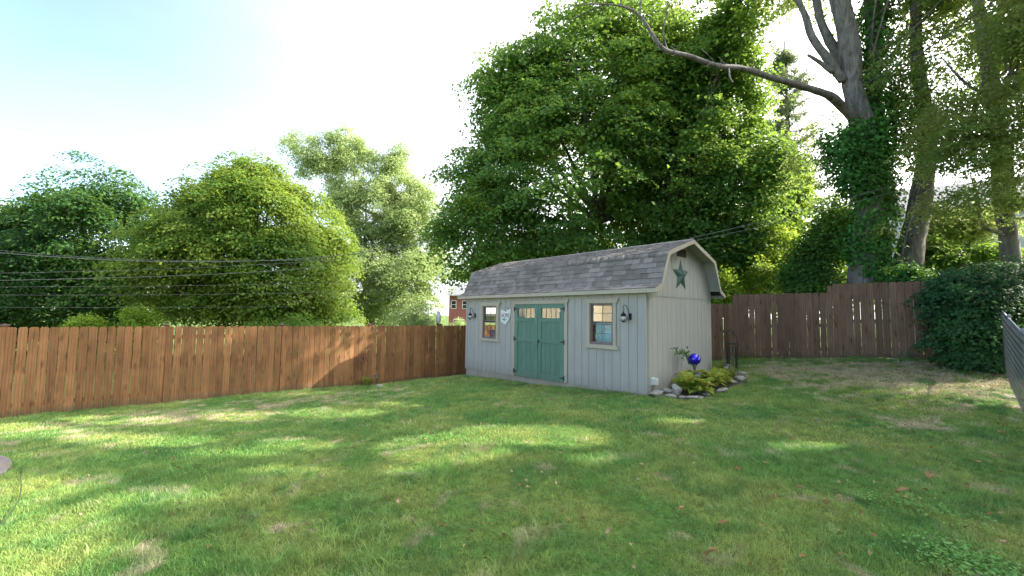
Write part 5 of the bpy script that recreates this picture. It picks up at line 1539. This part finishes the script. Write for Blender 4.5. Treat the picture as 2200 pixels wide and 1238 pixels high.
# wind chimes on a shepherd hook
pw = gpix(1571, 800)
wc = tag(empty('wind_chimes', tuple(pw)), 'black shepherd hook hung with long dark wind chime tubes at the end of the bed', 'wind chimes')
zt = at(1571, 709, pw[1])[2] - pw[2]
MB().tube([(-.09, 0, -.1), (-.10, 0, zt * .6), (-.09, 0, zt - .06), (-.04, 0, zt), (.02, 0, zt - .02), (.05, 0, zt - .08), (.03, 0, zt - .12)], .008, 6).build('hook', M['iron'], wc, smooth=True)
MB().tube([(.16, 0, -.1), (.17, 0, zt * .7), (.14, 0, zt * .86), (.08, 0, zt * .90)], .007, 6).build('hook', M['iron'], wc, smooth=True)
MB().lathe([(0, zt - .33), (.11, zt - .33), (.11, zt - .35), (0, zt - .35)], (.03, 0, 0), 14).build('top_plate', M['iron'], wc)
for k_ in range(7):
    a = k_ * .898
    x_, y_ = .03 + .095 * math.cos(a), .095 * math.sin(a)
    MB().tube([(x_, y_, zt - .40), (x_, y_, .10 + .05 * (k_ % 3))], .015, 8).tube([(x_, y_, zt - .35), (x_, y_, zt - .40)], .002, 4).build('chime_tube', M['solar'] if k_ % 2 else M['iron'], wc)
MB().tube([(.03, 0, zt - .12), (.03, 0, zt - .33)], .003, 4).build('cord', M['iron'], wc)
# hawk figure on the fence
sfp = 10.10
ph = FLA + dL * sfp + np.array([-dL[1], dL[0]]) * .055
zf = FH_L(sfp) + .07
hk = tag(empty('bird_figure', (ph[0], ph[1], zf), math.atan2(dL[1], dL[0])), 'pale grey hawk decoy perched on a post of the left fence near the shed', 'decoy')
body = MB().lathe([(.001, .0), (.05, .03), (.085, .12), (.095, .22), (.085, .30), (.065, .345), (.062, .375), (.06, .41), (.04, .445), (.001, .455)], n=16)
o = body.build('body', simple('pale_grey_plumage', (.38, .42, .44), .7, vary=.35, scale=22), hk, smooth=True); o.scale = (.82, 1, 1); o.rotation_euler = (-.08, 0, .5)
for sx in (-1, 1):
    wv = [(sx * .075, .02, .33), (sx * .10, .0, .22), (sx * .085, .05, .06), (sx * .04, .09, -.03), (sx * .055, .10, .12), (sx * .05, .08, .3)]
    MB().add(wv + [(x_ * .85, y_ + .02, z_) for x_, y_, z_ in wv], [(0, 1, 2, 3, 4, 5), (11, 10, 9, 8, 7, 6)] + [(i, (i + 1) % 6, (i + 1) % 6 + 6, i + 6) for i in range(6)]).build('wing', simple('slate_wing', (.17, .19, .21), .7, vary=.3, scale=20), hk)
MB().add([(-.012, -.055, .40), (.012, -.055, .40), (0, -.055, .415), (0, -.095, .385)], [(0, 1, 2), (0, 3, 1), (1, 3, 2), (2, 3, 0)]).build('beak', M['solar'], hk)
MB().prism([(-.03, .02), (.03, .02), (.04, -.12), (-.04, -.12)], .07, .09).build('tail', M['solar'], hk)

# round paver border with white gravel, left edge
pc0 = np.array([-7.56, 3.36]); Rr = 2.4
plm = [simple('mauve_paver', (.16, .135, .13), .9, vary=.2, scale=9, bump=.6, rnd=.15), simple('tan_paver', (.19, .145, .11), .9, vary=.2, scale=9, bump=.6, rnd=.1)]
pz = gz(*pc0)
pr = tag(empty('paver_ring', (pc0[0], pc0[1], pz)), 'round edging of mauve pavers around white gravel at the left edge of the lawn', 'planter edging')
npv = 50
for k_ in range(npv):
    a0, a1 = (k_ + .03) * 2 * math.pi / npv, (k_ + .97) * 2 * math.pi / npv
    poly = [(r2 * math.cos(a), r2 * math.sin(a)) for r2, a in ((Rr - .2, a0), (Rr - .005, a0), (Rr, (a0 + a1) / 2), (Rr - .005, a1), (Rr - .2, a1), (Rr - .2, (a0 + a1) / 2))]
    x_, y_ = Rr * math.cos((a0 + a1) / 2), Rr * math.sin((a0 + a1) / 2)
    zz = gz(pc0[0] + x_, pc0[1] + y_) - pz
    MB().prism([poly[0], poly[1], poly[2], poly[3], poly[4], poly[5]], zz - .06, zz + .05, 'xy').build('paver', plm[1 if k_ % 5 == 1 else 0], pr, bevel=.006)
r = np.random.RandomState(3)
gmesh = MB()
bmg = bmesh.new(); bmesh.ops.create_icosphere(bmg, subdivisions=1, radius=1); iv = np.array([v_.co for v_ in bmg.verts]); ifc = [tuple(v_.index for v_ in f_.verts) for f_ in bmg.faces]; bmg.free()
for i in range(1500):
    a, q_ = r.uniform(.3, 1.4), r.uniform(Rr - .85, Rr - .2)
    c_ = np.array([q_ * math.cos(a), q_ * math.sin(a), 0]); c_[2] = gz(pc0[0] + c_[0], pc0[1] + c_[1]) - pz + .012 + r.rand() * .02
    gmesh.add((iv * r.uniform(.5, 1.2, 3) * .016 + c_).tolist(), ifc)
for i in range(40):
    a0, a1 = i * math.pi / 20, (i + 1) * math.pi / 20
    v_ = [(q_ * math.cos(a), q_ * math.sin(a), gz(pc0[0] + q_ * math.cos(a), pc0[1] + q_ * math.sin(a)) - pz + .012) for q_, a in ((.01, a0), (Rr * .5, a0), (Rr - .19, a0), (Rr - .19, a1), (Rr * .5, a1), (.01, a1))]
    gmesh.add(v_, [(0, 1, 4, 5), (1, 2, 3, 4)])
o = gmesh.build('gravel', M['white']); o.location = (pc0[0], pc0[1], pz); tag(o, 'white gravel filling the round paver ring at the left edge', 'gravel', kind='stuff')
# thin bent cable lying on the lawn at the left
hp_ = [gpix(x_, y_) + np.array([0, 0, .045]) for x_, y_ in ((48, 1008), (44, 1030), (45, 1060), (40, 1085), (28, 1105), (14, 1125), (-10, 1150))]
h0 = hp_[0].copy()
tt = np.linspace(0, 6, 30); A_ = np.array(hp_)
Q_ = np.stack([np.interp(tt, range(7), A_[:, k_]) for k_ in range(3)], 1)
o = MB().tube([tuple(q_ - h0) for q_ in Q_], .005, 5).build('garden_cable', simple('green_black_cable', (.035, .06, .02), .5)); o.location = tuple(h0)
tag(o, 'thin dark cable curving over the grass below the paver ring', 'cable')

# ------------------------------------------------------------------ grass
def tuft_mesh(name, n, h, w, spread, seed, lean=.5):
    r = np.random.RandomState(seed)
    V, F = [], []
    for i in range(n):
        a = r.rand() * 6.283; d_ = np.array([math.cos(a), math.sin(a), 0]); f_ = r.rand() * 6.283
        s_ = np.array([math.cos(f_), math.sin(f_), 0])
        rr_ = spread * math.sqrt(r.rand()); a2 = r.rand() * 6.283
        b0 = np.array([rr_ * math.cos(a2), rr_ * math.sin(a2), -.01]); hh = h * r.uniform(.5, 1.15); ln = hh * lean * r.uniform(.1, 1.3)
        ww = w * r.uniform(.7, 1.2); b = len(V)
        c1 = b0 + d_ * ln * .35 + np.array([0, 0, hh * .6]); c2 = b0 + d_ * ln + np.array([0, 0, hh * .95])
        V += [tuple(b0 - s_ * ww), tuple(b0 + s_ * ww), tuple(c1 - s_ * ww * .7), tuple(c1 + s_ * ww * .7), tuple(c2)]
        F += [(b, b + 1, b + 3), (b, b + 3, b + 2), (b + 2, b + 3, b + 4)]
    me = np_mesh(name, np.array(V), np.array(F)); me.materials.append(M['blade']); return me
tc_ = bpy.data.collections.new('tuft_source')
for i, a in enumerate(((26, .050, .0020, .055, 1, .7), (26, .060, .0022, .06, 2, .9), (22, .042, .0022, .055, 3, 1.0), (24, .055, .0020, .05, 4, .5))):
    o = bpy.data.objects.new('tuft_source', tuft_mesh('tuft_a%d' % i, *a)); tc_.objects.link(o)
tf_ = bpy.data.collections.new('tuft_far_source')
for i, a in enumerate(((16, .052, .0036, .08, 11, .8), (16, .046, .0040, .08, 12, .9), (14, .058, .0036, .075, 13, .6))):
    o = bpy.data.objects.new('tuft_source', tuft_mesh('tuft_b%d' % i, *a)); tf_.objects.link(o)
tw_ = bpy.data.collections.new('tuft_wild_source')
for i, a in enumerate(((30, .115, .0028, .07, 21, 1.1), (26, .095, .0030, .08, 22, 1.3))):
    o = bpy.data.objects.new('tuft_source', tuft_mesh('tuft_c%d' % i, *a)); tw_.objects.link(o)
def gn_scatter(name, P_, scl, collection, seed):
    me = bpy.data.meshes.new(name)
    me.vertices.add(len(P_)); me.vertices.foreach_set('co', np.ascontiguousarray(P_, dtype=np.float32).ravel())
    a = me.attributes.new('scl', 'FLOAT', 'POINT'); a.data.foreach_set('value', np.ascontiguousarray(scl, dtype=np.float32))
    r = np.random.RandomState(seed)
    a = me.attributes.new('rot', 'FLOAT_VECTOR', 'POINT'); a.data.foreach_set('vector', np.c_[r.normal(size=(len(P_), 2)) * .12, r.rand(len(P_)) * 6.283].astype(np.float32).ravel())
    o = link(name, me)
    ng = bpy.data.node_groups.new(name, 'GeometryNodeTree')
    ng.interface.new_socket('Geometry', in_out='INPUT', socket_type='NodeSocketGeometry'); ng.interface.new_socket('Geometry', in_out='OUTPUT', socket_type='NodeSocketGeometry')
    gi_, go = ng.nodes.new('NodeGroupInput'), ng.nodes.new('NodeGroupOutput')
    ci = ng.nodes.new('GeometryNodeCollectionInfo'); ci.inputs['Collection'].default_value = collection; ci.inputs['Separate Children'].default_value = True; ci.inputs['Reset Children'].default_value = True
    ip_ = ng.nodes.new('GeometryNodeInstanceOnPoints'); ip_.inputs['Pick Instance'].default_value = True
    n1 = ng.nodes.new('GeometryNodeInputNamedAttribute'); n1.data_type = 'FLOAT'; n1.inputs['Name'].default_value = 'scl'
    n2 = ng.nodes.new('GeometryNodeInputNamedAttribute'); n2.data_type = 'FLOAT_VECTOR'; n2.inputs['Name'].default_value = 'rot'
    rv = ng.nodes.new('FunctionNodeRandomValue'); rv.data_type = 'INT'; 
    for s_ in rv.inputs:
        if s_.name == 'Max' and s_.type == 'INT': s_.default_value = len(collection.objects) - 1
    Lk = ng.links.new
    Lk(gi_.outputs[0], ip_.inputs['Points']); Lk(ci.outputs[0], ip_.inputs['Instance']); Lk(n1.outputs[0], ip_.inputs['Scale']); Lk(n2.outputs[0], ip_.inputs['Rotation'])
    Lk([s_ for s_ in rv.outputs if s_.type == 'INT'][0], ip_.inputs['Instance Index']); Lk(ip_.outputs[0], go.inputs[0])
    md = o.modifiers.new('scatter', 'NODES'); md.node_group = ng
    return o
nL, nR = np.array([dL[1], -dL[0]]), np.array([-dR[1], dR[0]])      # into the yard from left fence / right fence
nR = -nR if (np.array([0, 8.]) - FRA) @ nR < 0 else nR
nC = np.array([-dC[1], dC[0]]); nC = -nC if (np.array([0, 8.]) - CLF) @ nC < 0 else nC
shed_poly = np.array([shed_pt(x_, y_)[:2] for x_, y_ in ((.0, -.0), (-L, -.0), (-L, D), (0, D))])
def lawn_mask(P_):
    ok = ((P_ - FLA) @ nL > .03) & ((P_ - FRA) @ nR > .03) & ((P_ - CLF) @ nC > .0)
    ok &= ~inpoly(P_, shed_poly) & ~inpoly(P_, bp_) & (np.linalg.norm(P_ - pc0, axis=1) > Rr)
    return ok
def worn(P_):
    p3 = np.c_[P_, np.zeros(len(P_))]
    w_ = np.zeros(len(P_))
    for c_, r0_, r1_ in (((9.6, 8.9), .3, 2.6), ((7.6, 9.6), .2, 1.8), ((5.75, 6.0), .0, .5), ((-3.8, 10.2), .1, 1.4), ((-5.8, 9.0), .1, 1.5)):
        w_ = np.maximum(w_, np.clip(1 - (np.linalg.norm(P_ - np.array(c_), axis=1) - r0_) / (r1_ - r0_), 0, 1))
    return w_ * (.6 + .5 * snoise(p3 * 3, 21))
def scatter(n, ymin, ymax, xr, seed):
    r = np.random.RandomState(seed)
    Y_ = r.uniform(ymin, ymax, n); X_ = r.uniform(-1, 1, n) * (xr * Y_ + .8)
    keep = r.rand(n) < (xr * Y_ + .8) / (xr * ymax + .8)
    P_ = np.c_[X_, Y_][keep]
    P_ = P_[lawn_mask(P_)]
    P_ = P_[r.rand(len(P_)) > worn(P_) * .8]
    return P_, r
parts = []
P_, r = scatter(40000, .9, 5.2, 1.35, 1)
Z_ = ground(P_); hn = snoise(np.c_[P_ * 2.2, P_[:, :1] * 0], 31)
gn_scatter('grass', np.c_[P_, Z_], (.85 + .35 * hn) * r.uniform(.7, 1.25, len(P_)), tc_, 1)
g1 = [o for o in bpy.data.objects if o.name == 'grass'][0]
tag(g1, 'green and yellowed lawn grass nearest the camera', 'grass', kind='stuff')
P_, r = scatter(75000, 5.0, 11.0, 1.3, 2)
Z_ = ground(P_); hn = snoise(np.c_[P_ * 2.2, P_[:, :1] * 0], 31)
o = gn_scatter('grass', np.c_[P_, Z_], (.9 + .35 * hn) * r.uniform(.7, 1.25, len(P_)), tf_, 2); tag(o, 'mown lawn grass in the middle of the yard', 'grass', kind='stuff')
P_, r = scatter(45000, 10.8, 18.0, 1.1, 3)
Z_ = ground(P_)
o = gn_scatter('grass', np.c_[P_, Z_], r.uniform(.8, 1.4, len(P_)), tf_, 3); tag(o, 'lawn grass along the foot of the far fences', 'grass', kind='stuff')
# wilder tufts
r = np.random.RandomState(8)
Y_ = r.uniform(1.5, 9, 9000); P_ = np.c_[r.uniform(-1, 1, 9000) * 1.25 * Y_, Y_]; P_ = P_[lawn_mask(P_)]
P_ = P_[(snoise(np.c_[P_ * 1.7, P_[:, :1] * 0], 44, 3) > .42)]
# plus tufts left by the mower along the fences and the shed
e1 = [FLA + dL * s_ + nL * r.uniform(.02, .10) for s_ in r.uniform(0, 12, 260)]
e2 = [FRA + dR * s_ + nR * r.uniform(.02, .10) for s_ in r.uniform(-1, 4.6, 60)]
e3 = [shed_pt(-s_, -r.uniform(.02, .08))[:2] for s_ in r.uniform(0, L, 260)]
P_ = np.concatenate([P_, np.array(e1), np.array(e2), np.array(e3)])
sc_ = np.concatenate([r.uniform(.5, .95, len(P_) - 580), np.concatenate([r.uniform(.5, .8, 320), r.uniform(.25, .42, 260)])])
o = gn_scatter('grass', np.c_[P_, ground(P_)], sc_, tw_, 4); tag(o, 'taller darker tufts of grass scattered over the lawn', 'grass', kind='stuff')
# clover and broad-leaved weed patches
clov = leafmat('clover_leaves', ((.08, .22, .05), (.13, .30, .07), (.20, .38, .10)), trans=(.4, .6, .15), tfac=.3)
cp_ = []
for (px, py, R_, n) in ((2080, 1218, .26, 900), (1955, 1090, .22, 120), (1860, 1078, .12, 60), (2060, 1120, .25, 110)):
    c_ = gpix(px, py); q_ = c_[:2] + r.normal(size=(n, 2)) * R_ * .45; cp_.append(np.c_[q_, ground(q_) + .03 + r.rand(n) * .03])
cp_ = np.concatenate(cp_)
tag(leaf_cloud('clover', cp_, r.normal(size=cp_.shape) * .3 + np.array([0, 0, 1]), .022, clov, None, None, .95, 7), 'patches of bright clover in the right foreground', 'clover', kind='stuff')
# weeds at the fence foot
for i, (s_, lab) in enumerate(((.25, 'yellow-green weed at the fence foot right of the wind chimes'), (3.0, 'small weed in the gap under the tall fence section'), (3.85, 'small weed under the tall fence section nearest the bush'), (1.3, 'tiny weed under the middle fence section'))):
    p = FRA + dR * s_ + nR * .07; p3 = np.array([*p, gz(*p)])
    n = (500, 260, 160, 60)[i]; q_ = r.normal(size=(n, 3)) * np.array([.16, .06, .035]); q_ = q_[:, :1] * np.array([dR[0], dR[1], 0]) + q_[:, 1:2] * np.array([nR[0], nR[1], 0]) + np.array([0, 0, 1]) * (np.abs(q_[:, 2:3]) + .02)
    o = leaf_cloud('weed', q_, r.normal(size=q_.shape) * .5 + np.array([0, -.3, .8]), .035, under if i == 0 else clov, None, None, .6, 60 + i); o.location = tuple(p3); tag(o, lab, 'weed')
# fallen leaves
deadm = leafmat('dead_leaves', ((.14, .075, .03), (.28, .17, .07), (.40, .30, .17)), trans=(.4, .2, .1), tfac=.15, rough=.8)
fp = []
for n, f_ in ((420, lambda r_: np.array([r_.normal(8.6, 1.6), r_.normal(8.3, 1.3)])), (170, lambda r_: (lambda Y_: np.array([r_.uniform(-.2, 1.15) * Y_, Y_]))(r_.uniform(2.2, 8.5))), (40, lambda r_: (lambda Y_: np.array([r_.uniform(-1.1, .2) * Y_, Y_]))(r_.uniform(3, 9)))):
    fp += [f_(r) for _ in range(n)]
fp = np.array(fp); fp = fp[lawn_mask(fp)]
tag(leaf_cloud('fallen_leaves', np.c_[fp, ground(fp) + .042], r.normal(size=(len(fp), 3)) * .35 + np.array([0, 0, 1]), .042, deadm, None, None, .7, 9, fold=.5), 'small scattered brown fallen leaves on the lawn', 'leaves', kind='stuff')
LEAFPOS = ['on the open lawn straight below the gazing ball', 'just left of the pale leaf below the gazing ball', 'lying farthest right on the lawn below the bush', 'a little above and left of the clover patches',
           'halfway between the gazing ball and the clover', 'directly left of the upper clover sprigs', 'touching the upper clover sprigs', 'on the worn lawn in front of the dark fence', 'on the lawn right of the flower bed, well in front',
           'in the lower middle of the right-hand lawn', 'closest to the bottom edge of the picture', 'near the bottom edge, left of the shed corner', 'alone on the lower left part of the lawn', 'among green grass below the near shed corner',
           'near the middle of the bottom of the lawn', 'on the lawn near the chain-link fence foot', 'closest to the chain-link fence', 'beside the large clover patch at lower right']
lv = []
for k_ in range(3):
    V, F = [], []
    n = 5
    for i, t in enumerate(np.linspace(0, 1, n)):
        w_ = (.0, .30, .36, .22, .0)[i]
        for sx in (-1, 0, 1): V.append((t - .5, sx * w_, .12 * abs(sx) * (1 + k_ * .5) + .18 * math.sin(t * 3.1 + k_) - .05))
    for i in range(n - 1):
        for j in range(2): a = i * 3 + j; F.append((a, a + 3, a + 4, a + 1))
    me = bpy.data.meshes.new('fallen_leaf'); me.from_pydata(V, [], F); me.materials.append(deadm)
    a2 = me.attributes.new('tint', 'FLOAT', 'POINT'); a2.data.foreach_set('value', [(.2, .6, .95)[k_]] * len(V)); lv.append(me)
for i, (px, py, k_) in enumerate(((1647, 1006, 2), (1585, 1018, 0), (1997, 1034, 1), (1718, 1058, 2), (1661, 1082, 0), (1778, 1095, 1), (1938, 1068, 1), (1885, 926, 2), (1704, 953, 1), (1555, 1141, 0), (1528, 1205, 1), (1307, 1159, 2), (857, 1091, 2), (1466, 1107, 1), (955, 1147, 0), (2100, 1003, 1), (2150, 938, 1), (2158, 1182, 2))):
    p = gpix(px, py)
    o = bpy.data.objects.new('fallen_leaf', lv[k_]); col.objects.link(o)
    o.location = (p[0], p[1], p[2] + .05); o.rotation_euler = (r.uniform(-.4, .4), r.uniform(-.4, .4), r.uniform(0, 6.28)); s_ = r.uniform(.05, .08) * (1.2 if k_ == 1 else 1); o.scale = (s_, s_, s_)
    tag(o, ('dark reddish', 'orange-tan', 'pale tan')[k_] + ' fallen leaf ' + LEAFPOS[i], 'leaf', 'larger fallen leaves on the front lawn')
